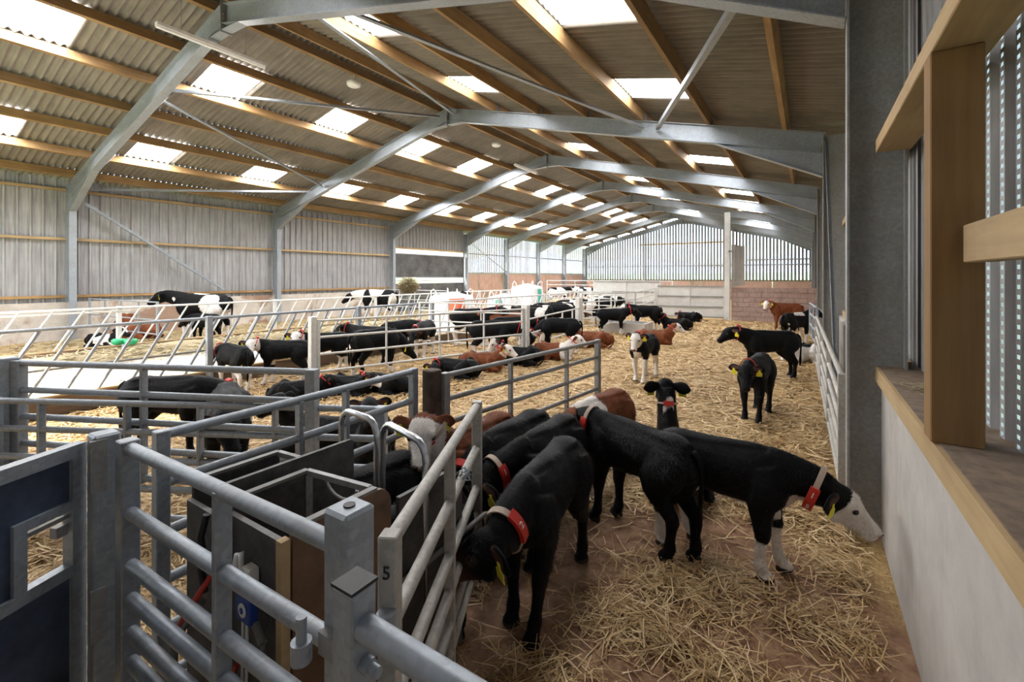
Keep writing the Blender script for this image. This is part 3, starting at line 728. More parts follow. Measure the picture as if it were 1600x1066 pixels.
    if face is not None:
        paint(inhead & (hs > face + .012 * nz) & (hs + .35 * hw + .3 * np.clip(-hu - .06, 0, 1) > face), WHT)
        paint(inhead & (hs > .292) & (hu < -.01), mix3(PINK, (.2, .08, .06), .4))
        e_ = np.min([np.linalg.norm(P - np.array(poll + hd * .115 + sd * g * .074 + upv * .004), axis=1) for g in (-1, 1)], axis=0)
        paint((e_ < .026) & (face < .1), mix3(WHT, PINK, .22))
    elif muzzle is not None:
        e_ = np.min([np.linalg.norm(P - np.array(poll + hd * .115 + sd * g * .074 + upv * .004), axis=1) for g in (-1, 1)], axis=0); paint(e_ < .032, (.05, .03, .02))
        k = np.clip((hs - .12) / .12, 0, 1) * inhead; col = col * (1 - k[:, None]) + np.array(muzzle) * k[:, None]
    if not lying: paint((P[:, 2] < .030) & (np.abs(P[:, 1]) > .0), (.045, .035, .028))
    nose = inhead & (hs > .300); paint(nose & (hw > .012) & (hw < .032) & (hu > -.05), (.02, .012, .010))
    for k0, k1, b0, dr, n_, ws in ear_c:
        ii = np.arange(nv + k0, nv + k1); e = P[ii] - np.array(b0)
        col[ii] = base * .9
        inner = (e @ np.array(n_) > .004) & (np.abs(e @ np.array(ws)) < .026) & (e @ np.array(dr) < .12)
        col[ii[inner]] = mix3(base, PINK, .22)
    ti = np.arange(nv + t0, nv + t1); col[ti] = base
    if tail == 'white': col[ti[P[ti, 2] < tz - .40]] = WHT
    col[nv + len(E):] = (.004, .004, .004)
    me2.from_pydata(P.tolist(), [], fs); me2.polygons.foreach_set('use_smooth', np.ones(len(fs), bool))
    mi = np.zeros(len(fs), np.int32); mi[len(faces) + len(ex.f):] = 1
    me2.materials.append(M['coat']); me2.materials.append(M['eye']); me2.polygons.foreach_set('material_index', mi)
    at = me2.color_attributes.new('coat', 'FLOAT_COLOR', 'POINT'); at.data.foreach_set('color', np.c_[np.clip(col, 0, 1), np.ones(len(P))].astype(np.float32).ravel())
    me2.update(); o.data = me2; bpy.data.meshes.remove(me); bpy.data.meshes.remove(skin)
    o.location = (pos[0], pos[1], pos[2] if len(pos) > 2 else 0.0); o.rotation_euler = (0, 0, R(heading)); o.scale = (size,) * 3
    fur(o, P, col, nv, faces, dist, size, rs)
    tag(o, label, 'cow' if adult else 'calf', group or ('cows along the left wall' if adult else 'calves in the barn'))
    def child(m_, nm, mt, lab=None, par=o):
        c = bpy.data.objects.new(nm, m_ if not isinstance(m_, MB) else m_.mesh(nm)); COL.objects.link(c); c.parent = par
        if mt and not len(c.data.materials): c.data.materials.append(mt)
        if lab: c['label'] = lab
        return c
    # ear tags
    if tags:
        for k0, k1, b0, dr, n_, ws in ear_c:
            m_ = MB(); c = b0 + dr * .085 + n_ * .017; dn = Vector((0, 0, -1)); dn = (dn - n_ * dn.dot(n_)).normalized(); a = dn.cross(n_)
            c = c + dn * .012; pr = [(-.013, -.014), (.013, -.014), (.014, .008), (.037, .026), (.037, .072), (-.037, .072), (-.037, .026), (-.014, .008)]
            Pq = [c + a * u + dn * v_ + n_ * e for e in (0, .004) for u, v_ in pr]; n8 = 8
            m_.add(Pq, [tuple(range(7, -1, -1)), tuple(range(8, 16))] + [(i, (i + 1) % 8, 8 + (i + 1) % 8, 8 + i) for i in range(8)])
            child(m_, 'ear_tag', M['yellow'])
    # collar
    if collar and not adult:
        Q = cr(np.array(neck), 6); i = int(len(Q) * collar_t); c = Vector(Q[i, :3]); T = Vector(Q[min(i + 1, len(Q) - 1), :3] - Q[i - 1, :3]).normalized()
        upn = Vector((0, 0, 1)) if abs((poll - nb).normalized().z) < .93 else Vector((-1, 0, 0))
        S = upn.cross(T).normalized(); N = T.cross(S)
        def pt(a, extra, u): return c + S * math.cos(a) * (Q[i, 3] + extra) + N * math.sin(a) * (Q[i, 4] + extra + (.012 if math.sin(a) < 0 else 0)) + T * u
        def strip(a0, a1, n, e0, e1, hw_):
            m_ = MB(); Pq = []; F = []
            for k in range(n + 1):
                a = a0 + (a1 - a0) * k / n; Pq += [pt(a, e0, -hw_), pt(a, e1, -hw_), pt(a, e1, hw_), pt(a, e0, hw_)]
            for k in range(n):
                for q in range(4): r_ = (q + 1) % 4; F.append((4 * k + q, 4 * k + r_, 4 * k + 4 + r_, 4 * k + 4 + q))
            if abs(a1 - a0) < 6.2: F += [(3, 2, 1, 0), (4 * n, 4 * n + 1, 4 * n + 2, 4 * n + 3)]
            return m_.add(Pq, F, False)
        child(strip(0, 2 * math.pi, 32, .010, .019, .017 if number or collar == 'beige' else .008), 'collar', M['beige_strap'] if collar == 'beige' or number or dist < 5 else M['red'])
        ta = R(tag_angle); sp = .62
        sp = .62 if number else .4
        ct = child(strip(ta - sp, ta + sp, 8, .012, .036, .027 if number else .022), 'collar_tag', M['red'], 'red number tag')
        if number:
            for q, ch in enumerate(number):
                a = ta + (q - (len(number) - 1) / 2) * (.62 if math.cos(ta) < 0 else -.62)
                a = ta + ((len(number) - 1) / 2 - q) * .6 * (1 if math.cos(ta) > 0 else -1)
                p = pt(a, .036, 0); nr = (S * math.cos(a) / max(Q[i, 3], .01) + N * math.sin(a) / max(Q[i, 4], .01)).normalized()
                upd = (-S * math.sin(a) + N * math.cos(a)) * (1 if math.cos(a) > 0 else -1); upd = (upd - nr * upd.dot(nr)).normalized(); rt = upd.cross(nr)
                dg = child(digit(ch, .055), 'digit', M['white'], None, ct)
                dg.matrix_local = Matrix(((rt.x, upd.x, nr.x, p.x), (rt.y, upd.y, nr.y, p.y), (rt.z, upd.z, nr.z, p.z), (0, 0, 0, 1)))
    return o
# ------------------------------------------------------------------ the herd
S2 = ((.06, 0), (-.05, 0), (-.04, 0), (.07, 0))
def toc(pos, z=.8):      # local direction from a head to the camera is worked out per animal below
    return None
def face_to(pos, heading, tgt, drop=-.62):
    d = Vector((tgt[0] - pos[0], tgt[1] - pos[1])).normalized(); a = -R(heading)
    return (d.x * math.cos(a) - d.y * math.sin(a), d.x * math.sin(a) + d.y * math.cos(a), drop)
# foreground queue
calf('all black calf with brownish muzzle turned to the numbered gate, red number two on collar', (-1.28, 2.37), -83, poll=(.68, -.03, .66), hd=(.42, -.78, -.45), muzzle=(.12, .055, .03), collar='beige', number='2', tag_angle=25, size=.94,
     steps=((.10, -.02), (.0, 0), (-.05, 0), (.16, 0)), seed=1)
calf('black calf with white muzzle and dark red collar number eleven behind the gate post', (-1.55, 2.84), -90, poll=(.72, -.08, .68), hd=(.45, -.40, -.80), face=.17, collar='beige', number='11', tag_angle=5, size=.93, steps=S2, seed=2, fat=.9)
calf('black calf with only its rounded back showing between brown and collared calves', (-1.74, 2.70), -90, poll=(.58, .0, .62), hd=(.4, -.3, -.85), size=.97, collar='beige', tags=False, steps=S2, seed=3, fat=.9)
calf('red-brown calf with curly white face looking at the camera over the feeder', (-2.0, 2.62), -90, poll=(.55, -.05, 1.0), hd=(.52, .42, -.74), coat='brown', face=.0, collar='beige', tag_angle=-30, size=.93, socks=.2, steps=S2, seed=4, fat=.9)
calf('black calf standing in the left feeder stall, its back beside the white face', (-2.08, 1.70), -88, poll=(.62, 0, .62), hd=(.6, 0, -.8), size=.90, collar=None, tags=False, seed=5, fat=.8)
calf('blue-black calf drinking in the right feeder stall behind the hoop', (-1.60, 1.50), -92, poll=(.62, 0, .62), hd=(.6, 0, -.8), size=.90, collar=None, tags=False, seed=6, fat=.85)
calf('black calf with its tail to the camera and red collar number three', (-1.0, 3.22), 158, poll=(.66, .03, .78), hd=(.75, .25, -.6), collar='beige', number='3', tag_angle=-12, size=.92, steps=((.04, .02), (-.02, 0), (.03, 0), (-.08, .02)), seed=7, collar_t=.5)
calf('black calf with white face sniffing the wall, red collar number fifteen', (-.50, 3.27), -5, poll=(.70, .0, .67), hd=(.74, .10, -.62), face=.06, collar='beige', number='15', tag_angle=205, size=.91, socks=.27, belly=True, steps=((.06, .02), (-.03, 0), (.12, .05), (-.04, 0)), seed=8)
calf('black calf lying with its back to us, white neck stripe and yellow ear tags', (-.98, 4.12), 112, poll=(.52, 0, .78), hd=(.9, .0, -.4), lying=True, size=1.0, collar='red', crest=(.335, .37, .70, .05), seed=9)
calf('brown calf with white shoulders, head down behind the black calves', (-1.55, 3.86), -98, pose='low', coat='brown', face=.0, crest=(.14, .5, .62), socks=.28, collar=None, tags=False, size=.92, steps=S2, seed=10)
# open straw yard
calf('black calf facing us on the open straw with long ears and yellow tags', (-.56, 6.85), -97, poll=(.64, 0, .78), hd=(.62, .10, -.78), size=.93, steps=((.04, 0), (-.02, 0), (.1, 0), (-.05, 0)), seed=11, tag_angle=0)
calf('black calf standing side-on facing left at the right of the straw yard', (-.55, 9.55), 213, poll=(.76, 0, .87), hd=(.82, .10, -.56), size=1.0, steps=((-.02, 0), (.05, 0), (.0, 0), (-.06, 0)), seed=12)
calf('black calf with white face and white legs standing alone in mid yard', (-2.46, 8.2), -92, poll=(.60, .03, .92), hd=(.62, .02, -.78), face=.0, socks=.5, size=.92, belly=True, steps=S2, seed=13)
calf('brown calf with white face lying behind the white-faced black calf', (-3.5, 12.4), 25, lying=True, coat='brown', face=-.01, seed=14, size=1.0, tags=False)
calf('black calf lying in front of the sheeted gate, head up', (-3.75, 16.2), 203, lying=True, seed=15, size=1.0, hd=(.4, -.7, -.4))
calf('black calf curled up close to the sheeted gate', (-4.0, 19.3), 213, lying=True, poll=(.45, .2, .38), hd=(-.3, .9, -.3), seed=16, size=1.0, tags=False)
calf('black calf by the water trough facing right', (-5.25, 13.9), 28, pose='level', size=.95, steps=S2, seed=17, tags=False, socks=.2)
calf('dark grey calf with white face facing left past the water trough', (-4.6, 15.5), 210, pose='level', face=-.02, size=1.0, steps=S2, seed=18, tags=False, socks=.25)
calf('red-brown calf with white face near the block wall at right', (-.62, 18.6), 205, poll=(.66, .1, .9), hd=(.45, .55, -.7), coat='brown', face=-.02, size=1.05, steps=S2, seed=19)
calf('black and white patched calf seen from behind at the right wall', (-.28, 14.6), 55, pose='right', coat='holstein', size=1.0, steps=S2, seed=24, tail='white')
calf('black and white calf lying half behind the right wall gate', (-.10, 11.65), 235, lying=True, poll=(.55, .05, .55), hd=(.7, -.5, -.5), coat='holstein', patch=.3, seed=21, size=.95)
# middle pen
calf('dark calf with white legs beside the feed barrier post, rump to us', (-7.8, 3.75), 178, pose='low', socks=.38, size=.86, coat='black', steps=S2, seed=22)
calf('white-faced black calf with red collar looking out by the feed barrier', (-7.6, 4.5), 225, poll=(.62, .12, .86), hd=face_to((-7.6, 4.4), 225, (0, 0), -.6), face=-.03, socks=.3, size=.86, belly=True, steps=S2, seed=23)
calf('white-faced black calf behind the tall square fence post', (-7.7, 5.35), 250, poll=(.62, .1, .88), hd=face_to((-7.6, 5.3), 250, (0, 0), -.55), face=-.03, socks=.34, size=.9, steps=S2, seed=25)
calf('black calf nosing the straw just behind the long four-rail fence', (-6.86, 5.8), 80, poll=(.66, -.06, .48), hd=(.6, -.35, -.75), socks=.13, size=1.0, steps=S2, seed=26, collar=None)
calf('black calf standing behind the nosing calf, partly hidden', (-7.75, 6.45), 200, pose='level', size=.92, seed=27)
calf('black calf with white forelegs facing us beside the feed barrier', (-7.45, 7.75), -65, pose='low', socks=.48, size=.95, seed=28, tags=False)
calf('black calf standing close against the feed barrier end', (-8.0, 7.45), 85, pose='low', size=.95, seed=29, tags=False)
calf('black calf just beyond the cross gate, broadside', (-7.55, 9.6), 30, pose='level', coat='black', socks=.4, size=1.15, seed=30, tags=False)
calf('brown and white-faced calf between the black ones beyond the cross gate', (-6.75, 10.1), 215, pose='level', coat='brown', face=-.02, size=1.05, seed=31, socks=.3, tags=False)
calf('black calf with white hind legs at the fence corner post', (-5.95, 8.25), 30, pose='low', socks=.3, size=1.0, seed=32, tags=False, steps=S2)
calf('black calf pressed behind the corner post beyond the cross gate', (-6.1, 9.3), 40, pose='low', size=1.0, seed=33, tags=False)
calf('shaggy dark grey calf feeding beside the low three-rail fence', (-5.0, 9.85), 208, pose='graze', size=.98, belly=True, socks=.1, seed=34, tags=False, steps=S2)
calf('orange-brown calf with white face lying beyond the grey calf', (-4.65, 11.0), 205, lying=True, coat='brown', face=-.03, size=1.05, seed=35, tags=False)
calf('dark brown calf with upright white face lying near the corner post', (-5.0, 8.05), 212, lying=True, hd=(.55, .2, -.8), face=-.03, size=.95, seed=36, tags=False)
calf('red-brown calf with white neck lying below the grey calf', (-4.75, 8.95), 20, lying=True, coat='brown', face=-.03, crest=(.2, .6, .45), size=.95, seed=37, tags=False)
calf('brown calf with white face lying in front of the long fence', (-5.35, 7.1), 20, lying=True, coat='brown', face=-.03, size=.9, seed=38)
calf('black calf curled up asleep before the brown lying calf', (-5.3, 6.35), 200, lying=True, poll=(.40, .22, .30), hd=(-.5, .8, -.25), size=.9, seed=39)
calf('black calf lying at the foot of the tall square post', (-6.35, 3.95, -.04), 60, lying=True, size=.85, seed=40, poll=(.50, 0, .40), tags=False)
calf('black calf with white cheek lying next to the square gate post', (-6.05, 4.55, -.04), 20, lying=True, face=.1, size=.85, seed=41, poll=(.5, .05, .42))
calf('black calf with white socks lying right of the white-cheeked one', (-5.6, 4.95, -.04), 200, lying=True, size=.88, seed=42, socks=.2, poll=(.5, .1, .32), hd=(.8, .3, -.4), tags=False)
# left pen
calf('black calf standing broadside against the kick board in the left pen', (-5.55, 2.0), 33, pose='low', size=.95, seed=43, collar='beige')
calf('big black calf lowering its head behind the forked hurdle', (-4.4, 2.05), -25, poll=(.66, -.02, .78), hd=(.55, .25, -.8), size=.97, seed=44, steps=S2, tags=False)
calf('black calf lying in the straw with a pale collar, facing us', (-3.72, 3.08), -40, lying=True, poll=(.38, .0, .70), hd=face_to((-3.7, 3.0), -40, (0, 0), -.55), size=.95, seed=45, collar='beige', tag_angle=80)
calf('black calf lying with its nose to the left behind the forked hurdle', (-4.25, 2.95), 205, lying=True, poll=(.56, 0, .58), hd=(.85, .1, -.5), size=.95, seed=46)
# the row feeding farther down
far = ['black and white calf feeding first in the far row at the barrier', 'black and white calf feeding second in the far row', 'mostly black calf feeding third in the far row',
       'black and white calf feeding fourth in the far row', 'black and white calf feeding fifth in the far row', 'black and white calf feeding last in the far row, nearest the sheeted gate']
for i, l in enumerate(far): calf(l, (-7.55 + .1 * (i % 2), 15.9 + .78 * i), 180 + 8 * (i % 3 - 1), pose='low', coat='holstein', size=1.1, seed=50 + i, patch=.0, tags=False, collar=None, group='calves feeding in the far row')
mid = ['black and white calf first behind the low three-rail fence', 'black calf with white flank patch second behind the low fence', 'black and white calf third behind the low fence, head down', 'black calf with white patches by the far end of the low fence']
for i, l in enumerate(mid): calf(l, (-6.7 - .3 * (i % 2), 11.2 + .95 * i), 195 + 20 * (i % 3), pose=('level', 'low')[i % 2], coat='holstein', size=1.12, seed=60 + i, patch=-.1, tags=False, collar=None, group='calves behind the low fence')
wall = ['black and white heifer beyond the far fence, leftmost of its row', 'black and white heifer beyond the far fence, second from left', 'black and white heifer beyond the far fence, third from left', 'black and white heifer beyond the far fence, second from right', 'black and white heifer beyond the far fence, rightmost of its row']
for i, l in enumerate(wall): calf(l, (-13.2 + 1.75 * i, 25.7 + .3 * (i % 2)), 33 + 150 * (i % 2), pose='level', coat='holstein', size=1.35, seed=70 + i, tags=False, collar=None, group='heifers beyond the far fence')
# cows along the left wall
calf('black and white cow with black head standing before the left wall', (-14.75, 6.25), 212, poll=(.80, 0, .86), hd=(.86, .1, -.5), coat='holstein', adult=True, size=1.56, seed=82, tags=True, patch=.3, name='cow', tail='white')
calf('mostly white cow with black patches standing beyond the passage', (-15.0, 12.9), 212, poll=(.80, 0, .72), hd=(.8, .1, -.6), coat='holstein', adult=True, size=1.5, seed=83, tags=False, patch=.75, name='cow', tail='white')
calf('black calf standing under the big black and white cow', (-13.95, 5.95), 200, pose='low', size=.95, socks=.2, seed=84, tags=False, collar=None)
calf('black calf with white head lying by the left wall hurdle', (-15.3, 4.1), 30, lying=True, coat='holstein', patch=-.2, size=.9, seed=85, tags=False, collar=None)
calf('black calf looking through the far barrier right of the orange-red bag', (-14.0, 16.6), -20, pose='level', coat='holstein', size=1.3, seed=86, tags=False, collar=None)
calf('tan brown calf lying against the left wall below the big cow', (-16.4, 5.3), 200, lying=True, coat='brown', size=1.25, seed=87, tags=False, collar=None)
# ------------------------------------------------------------------ gates, fences, feed barriers
def gate(label, p0, p1, zs, ups=(), r=.021, st=.05, ztop=None, zbot=None, mt='steel', cat='gate', group='tubular steel gates', name='gate', cap=False, short_ups=(), stiles=(1, 1)):
    p0, p1 = Vector((*p0, 0)), Vector((*p1, 0)); d = p1 - p0; L = d.length; a = math.atan2(d.y, d.x)
    t = thing(name, label, cat, tuple((p0 + p1) / 2), group); zt = ztop or max(zs) + .02; zb = zbot or min(zs) - .04
    for p in [q for q, k in zip((p0, p1), stiles) if k]: MB().bbox((p.x, p.y, (zt + zb) / 2), (st, st, zt - zb), .004, a).build('stile', M[mt], t)
    u = d.normalized(); n = Vector((-u.y, u.x, 0)); first = None
    for z in zs:
        if first is None:
            first = MB().tube([p0 + u * st * .4, p1 - u * st * .4], r, 12, False).build('rail', M[mt], t, None); first.location.z = z; base = first
        else: copy_part(base, t, (0, 0, z))
    for k in ups:
        p = p0 + d * k
        MB().bbox((p.x, p.y, (zt + zb) / 2 - .01), (2 * r + .003, .024, zt - zb - .03), .003, a + math.pi / 2).build('upright', M[mt], t)
    for k, za, zb2 in short_ups:
        p = p0 + d * k; MB().bbox((p.x, p.y, (za + zb2) / 2), (2 * r + .003, .024, zb2 - za), .003, a + math.pi / 2).build('upright', M[mt], t)
    if cap:
        for p in (p0, p1): MB().box((p.x, p.y, zt + .003), (st + .003, st + .003, .006), a).build('stile_cap', M['black'], t)
    for z in (zt - .22, zb + .2):
        p = p0 + u * -.03; MB().tube([p + n * .0, p - u * .05], .011, 8).build('eye_bolt', M[mt], t)
    return t
def post(label, p, h, w=.09, mt='steel', group='steel fence posts', rz=0):
    t = thing('fence_post', label, 'post', (*p, 0), group)
    MB().bbox((*p, h / 2), (w, w, h), .008, rz).build('post', M[mt], t)
    MB().box((*p, .008), (w + .08, w + .08, .016), rz).build('base_plate', M[mt], t)
    return t
ZG = [.41, .52, .645, .77, .965, 1.205]
g = gate('front tubular gate sloping down from the left hinge post to the thick corner post', (-2.15, .65), (-.90, .69), ZG + [.30, .18], ups=(.54,), r=.0235, st=.06, ztop=1.235, zbot=.08, short_ups=((.93, .1, .72),), stiles=(1, 0))
g = post('thick square galvanised post in the foreground with a hole in its top', (-.905, .69), 1.31, .085)
MB().tube([(-.905, .69, 1.309), (-.905, .69, 1.3135)], .014, 14).build('hole', M['black'], g)
for z in (1.02, .5): MB().box((-.905, .64, z), (.05, .03, .05)).build('bracket', M['frame'], g)
g = gate('nearest gate rail running to the lower right from a short capped stile', (-.70, .545), (.33, .545), [1.215, .98, .76, .62, .5, .39], ups=(.75,), r=.024, st=.056, ztop=1.285, zbot=.1, cap=True)
MB().tube([(-.672, .545, 1.15), (-.655, .545, 1.15)], .016, 6).tube([(-.672, .545, 1.15), (-.635, .545, 1.15)], .010, 12).build('bolt', M['steel'], g)
MB().tube([(-.6725, .545, 1.095), (-.670, .545, 1.095)], .011, 12).build('bolt_hole', M['black'], g)
MB().tube([(-.955, .60, .99), (-.955, .60, 1.085)], .012, 12).tube([(-.955, .60, .985), (-.955, .60, 1.03)], .023, 14).build('hinge_pin', M['steel'], g)
MB().tube([(-.77 - .022 * math.cos(k * .7), .60 + .022 * math.sin(k * .7), .78 + .0022 * k) for k in range(70)], .004, 5).build('latch_spring', M['steel'], g)
g5 = gate('swung tubular gate numbered five with a black calf pushing its head at it', (-.95, .855), (-1.545, 2.02), [1.13, .90, .68, .53, .40, .28], ups=(.517,), r=.0215, st=.052, ztop=1.155, zbot=.17, mt='steel_warm')
dg = bpy.data.objects.new('digit', digit('5', .05)); COL.objects.link(dg); dg.parent = g5; DIG_INK = digit('5', .05).copy(); dg.data = DIG_INK; DIG_INK.materials.clear(); DIG_INK.materials.append(M['ink'])
a5 = math.atan2(2.02 - .855, -1.545 + .95)
dg.location = Vector((-.95, .855, 1.06)) - g5.location + Vector((math.sin(a5) * -.0, 0, 0)) - Vector((math.cos(a5), math.sin(a5), 0)) * .0275
dg.rotation_euler = (R(90), 0, a5 + R(-90))
MB().tube([(-.925, .82, .92), (-.89, .77, .92)], .014, 10).tube([(-.925, .82, .90), (-.925, .82, .97)], .026, 12).build('latch', M['steel'], g5)
MB().tube([Vector((-1.33 + .05 * math.cos(k * .9) * (1 - k / 40), 1.62 + .012 * k / 6, .93 + .03 * math.sin(k * 1.1))) for k in range(26)], .0035, 5).build('wire_tie', M['steel'], g5)
# left hinge post, blue panelled gate
p = post('square hinge post between the blue-black panelled gate and the front gate', (-2.33, .63), 1.235, .085)
MB().box((-2.285, .60, 1.12), (.012, .05, .2)).build('hinge_plate', M['frame'], p)
MB().box((-2.285, .60, .55), (.012, .05, .2)).build('hinge_plate', M['frame'], p)
g = thing('panel_gate', 'galvanised gate with blue-black panels and a small latch window', 'gate', (-2.40, .58, 0))
O = Vector((-2.40, .58, 0)); D = Vector((.435, -.90, 0)).normalized(); RZ = math.atan2(D.y, D.x)
def pg(nm, u0, u1, z0, z1, th, mt): MB().box(tuple(O + D * (u0 + u1) / 2 + Vector((0, 0, (z0 + z1) / 2))), (u1 - u0, th, z1 - z0), RZ).build(nm, M[mt], g)
pg('stile', 0, .05, .22, 1.2, .045, 'steel'); pg('stile', 1.25, 1.3, .22, 1.2, .045, 'steel')
pg('top_rail', .05, 1.25, 1.15, 1.2, .045, 'steel'); pg('mid_rail', .05, 1.25, .70, .745, .04, 'steel'); pg('bottom_rail', .05, 1.25, .22, .265, .04, 'steel')
pg('window_frame', .05, .235, .955, .99, .04, 'steel'); pg('window_frame', .195, .235, .745, .955, .04, 'steel')
pg('panel', .05, 1.25, .99, 1.15, .012, 'blue_ply'); pg('panel', .235, 1.25, .745, .99, .012, 'blue_ply'); pg('panel', .05, 1.25, .265, .70, .012, 'blue_ply')
pg('latch_bar', .05, .19, .925, .94, .015, 'frame'); pg('latch', .06, .10, .87, .91, .03, 'frame')
# calf race and pen fences on the left
gate('tubular gate along the left of the feeder, running back to the dark post', (-2.22, .78), (-2.27, 2.25), [.2, .40, .60, .80, 1.0, 1.20], ups=(.42, .62), r=.021, mt='steel')
post('dark rusty post where the pen gates meet left of the calves', (-2.20, 2.36), 1.2, .1, 'rust')
gate('tubular gate behind the queueing calves, ending free in the straw', (-2.15, 2.44), (-1.9, 4.62), [.3, .47, .64, .81, .98, 1.15], ups=(.33, .72), r=.019, st=.055, mt='frame')
gate('tall pen gate at left ending at a square post before the lying calves', (-4.97, .85), (-2.82, 1.85), [.4, .6, .8, 1.0, 1.2], ups=(.45,), r=.024, st=.07, mt='steel')
post('broad galvanised post at the left edge holding the pen gates', (-5.05, .80), 1.24, .12)
gate('low hurdle gate with forked uprights crossing the left pen', (-4.95, .72), (-2.42, 2.1), [.15, .35, .55, .75, .95], ups=(.13, .36, .55, .74), r=.023, st=.07)
# long straw pen fence and its neighbours
ZL4 = [.30, .58, .86, 1.13]
gate('long four-rail fence across the middle of the straw pen', (-6.66, 4.48), (-5.25, 8.5), ZL4, ups=(.27, .52, .76), r=.02, mt='steel_pale', cat='fence', name='fence')
post('tall square post at the near end of the long four-rail fence', (-6.7, 4.4), 1.2, .1, 'steel_pale')
post('pale post at the far end of the long four-rail fence', (-5.22, 8.6), 1.22, .13, 'steel_pale')
gate('low three-rail fence beyond the long fence, beside the grey calf', (-5.28, 8.75), (-5.85, 12.7), [.25, .55, .88], ups=(.3, .62, .85), r=.02, mt='steel_pale', cat='fence', name='fence')
post('pale post at the far end of the low three-rail fence', (-5.9, 12.8), 1.2, .14, 'steel_pale')
gate('cross gate joining the feed barrier and the long fence, many rails', (-8.15, 8.3), (-5.4, 8.75), [.25, .5, .75, 1.0, 1.2], ups=(.3, .62), r=.018, mt='steel_pale')
gate('five-rail gate beside the concrete water trough', (-5.85, 12.95), (-5.05, 15.6), [.3, .55, .8, 1.05, 1.3], ups=(.3, .6), r=.018, mt='steel_pale')
gate('far five-rail gate left of the sheeted steel gate', (-5.05, 15.7), (-5.75, 20.6), [.3, .55, .8, 1.05, 1.3], ups=(.35, .7), r=.018, mt='steel_pale')
gate('far cross fence between the passage and the water trough', (-8.2, 15.2), (-5.9, 15.6), [.3, .55, .8, 1.05, 1.3], ups=(.35, .7), r=.018, mt='steel_pale', cat='fence', name='fence')
gate('hurdle across the straw pen along the left wall', (-17.5, 4.4), (-13.6, 4.7), [.4, .75, 1.2], ups=(.25, .5, .75), r=.018, mt='steel')
gate('second hurdle across the left wall pen beyond the white cow', (-17.5, 15.4), (-13.6, 15.6), [.4, .75, 1.2], ups=(.25, .5, .75), r=.018, mt='steel_pale')
gate('far top-railed fence in front of the pink panels', (-13.2, 24.2), (-5.9, 24.4), [.5, .9, 1.35, 1.6], ups=(.25, .5, .75), r=.02, mt='steel_pale', cat='fence', name='fence')
# right hand gates along the wall
gate('long dusty gate leaning along the right wall past the first column', (.235, 4.62), (.15, 11.0), [.12, .28, .45, .63, .82, 1.03], ups=(.3, .62), r=.023, st=.055, mt='steel_warm')
gate('short gate at the far end of the right wall gate', (.16, 11.25), (.05, 13.2), [.45, .7, .95, 1.2], ups=(.5,), r=.02, mt='steel')
tag(MB().bbox((.36, 6.6, .65), (.05, .5, 1.3)).build('plank', M['grey_board']), 'grey plank standing against the right wall behind the long gate', 'plank')
# sheeted gates at the back
def sheeted(label, p0, p1, h, zb=.1):
    p0, p1 = Vector((*p0, 0)), Vector((*p1, 0)); u = (p1 - p0).normalized(); a = math.atan2(u.y, u.x); t = thing('sheeted_gate', label, 'gate', tuple((p0 + p1) / 2))
    for p in (p0, p1): MB().box((p.x, p.y, (h + zb) / 2), (.07, .06, h - zb), a).build('stile', M['steel_pale'], t)
    c = (p0 + p1) / 2; L = (p1 - p0).length
    for k in range(3):
        z0 = zb + (h - zb) * k / 3; z1 = zb + (h - zb) * (k + 1) / 3
        MB().box((c.x, c.y, (z0 + z1) / 2), (L - .08, .015, z1 - z0 - .02), a).build('panel', M['steel_pale'], t)
    for z in [zb + (h - zb) * k / 3 for k in range(4)]:
        MB().box((c.x - u.y * -.03, c.y + u.x * -.03, z), (L, .05, .05), a).build('rail', M['frame'], t)
    MB().box((c.x, c.y - .04, (h + zb) / 2), (.05, .03, h - zb), a).build('upright', M['steel_pale'], t)
    return t
sheeted('sheeted galvanised gate between the far rails and the tall pale post', (-5.65, 20.7), (-3.0, 21.1), 1.42)
sheeted('blue-grey sheeted gate farther left, behind the five-rail gate', (-9.0, 21.4), (-5.9, 22.0), 1.6)
post('pale post at the left end of the sheeted gate', (-5.72, 20.75), 1.5, .12, 'steel_pale')

def barrier(label, x, y0, y1, lean, mt, zb=.25, zt=1.15, step=.355, posts=(), double=False, board='board', side=1, lower=None, phase=.1):
    t = thing('feed_barrier', label, 'feed barrier', (x, (y0 + y1) / 2, 0), 'diagonal feed barriers')
    MB().tube([(x, y0, zt), (x, y1, zt)], .026, 12).build('top_rail', M[mt], t)
    if double: MB().tube([(x - .02, y0, zt - .075), (x - .02, min(y1, y0 + double), zt - .075)], .022, 10).build('second_rail', M[mt], t)
    MB().box((x, (y0 + y1) / 2, zb / 2 + .01), (.07, y1 - y0, zb - .02)).build('base_board', M[board], t)
    MB().box((x, (y0 + y1) / 2, zb + .012), (.085, y1 - y0, .024)).build('board_cap', M['timber_pale'], t)
    bar = None; y = y0 + phase + lean
    while y < y1:
        if bar is None: bar = MB().tube([(x, y - lean, zb + .02), (x, y, zt)], .021, 8, False).build('slant_bar', M[mt], t); yb = y
        else: copy_part(bar, t, (0, y - yb, 0))
        y += step
    for yp in posts: MB().bbox((x + .06 * side, yp, zt / 2 + .02), (.09, .09, zt + .04), .006).build('post', M[mt], t)
    if lower: MB().tube([(x - .06, lower[0], lower[2]), (x - .06, lower[1], lower[2])], .016, 8).build('lock_rail', M['pipe'], t)
    return t
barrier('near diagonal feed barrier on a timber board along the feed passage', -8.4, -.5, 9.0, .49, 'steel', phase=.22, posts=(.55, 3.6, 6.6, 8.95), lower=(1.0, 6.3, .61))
barrier('far half of the near-side feed barrier, beyond the cross gate', -8.4, 9.1, 20.8, .49, 'steel_pale', posts=(12.1, 15.1, 18.1, 20.7))
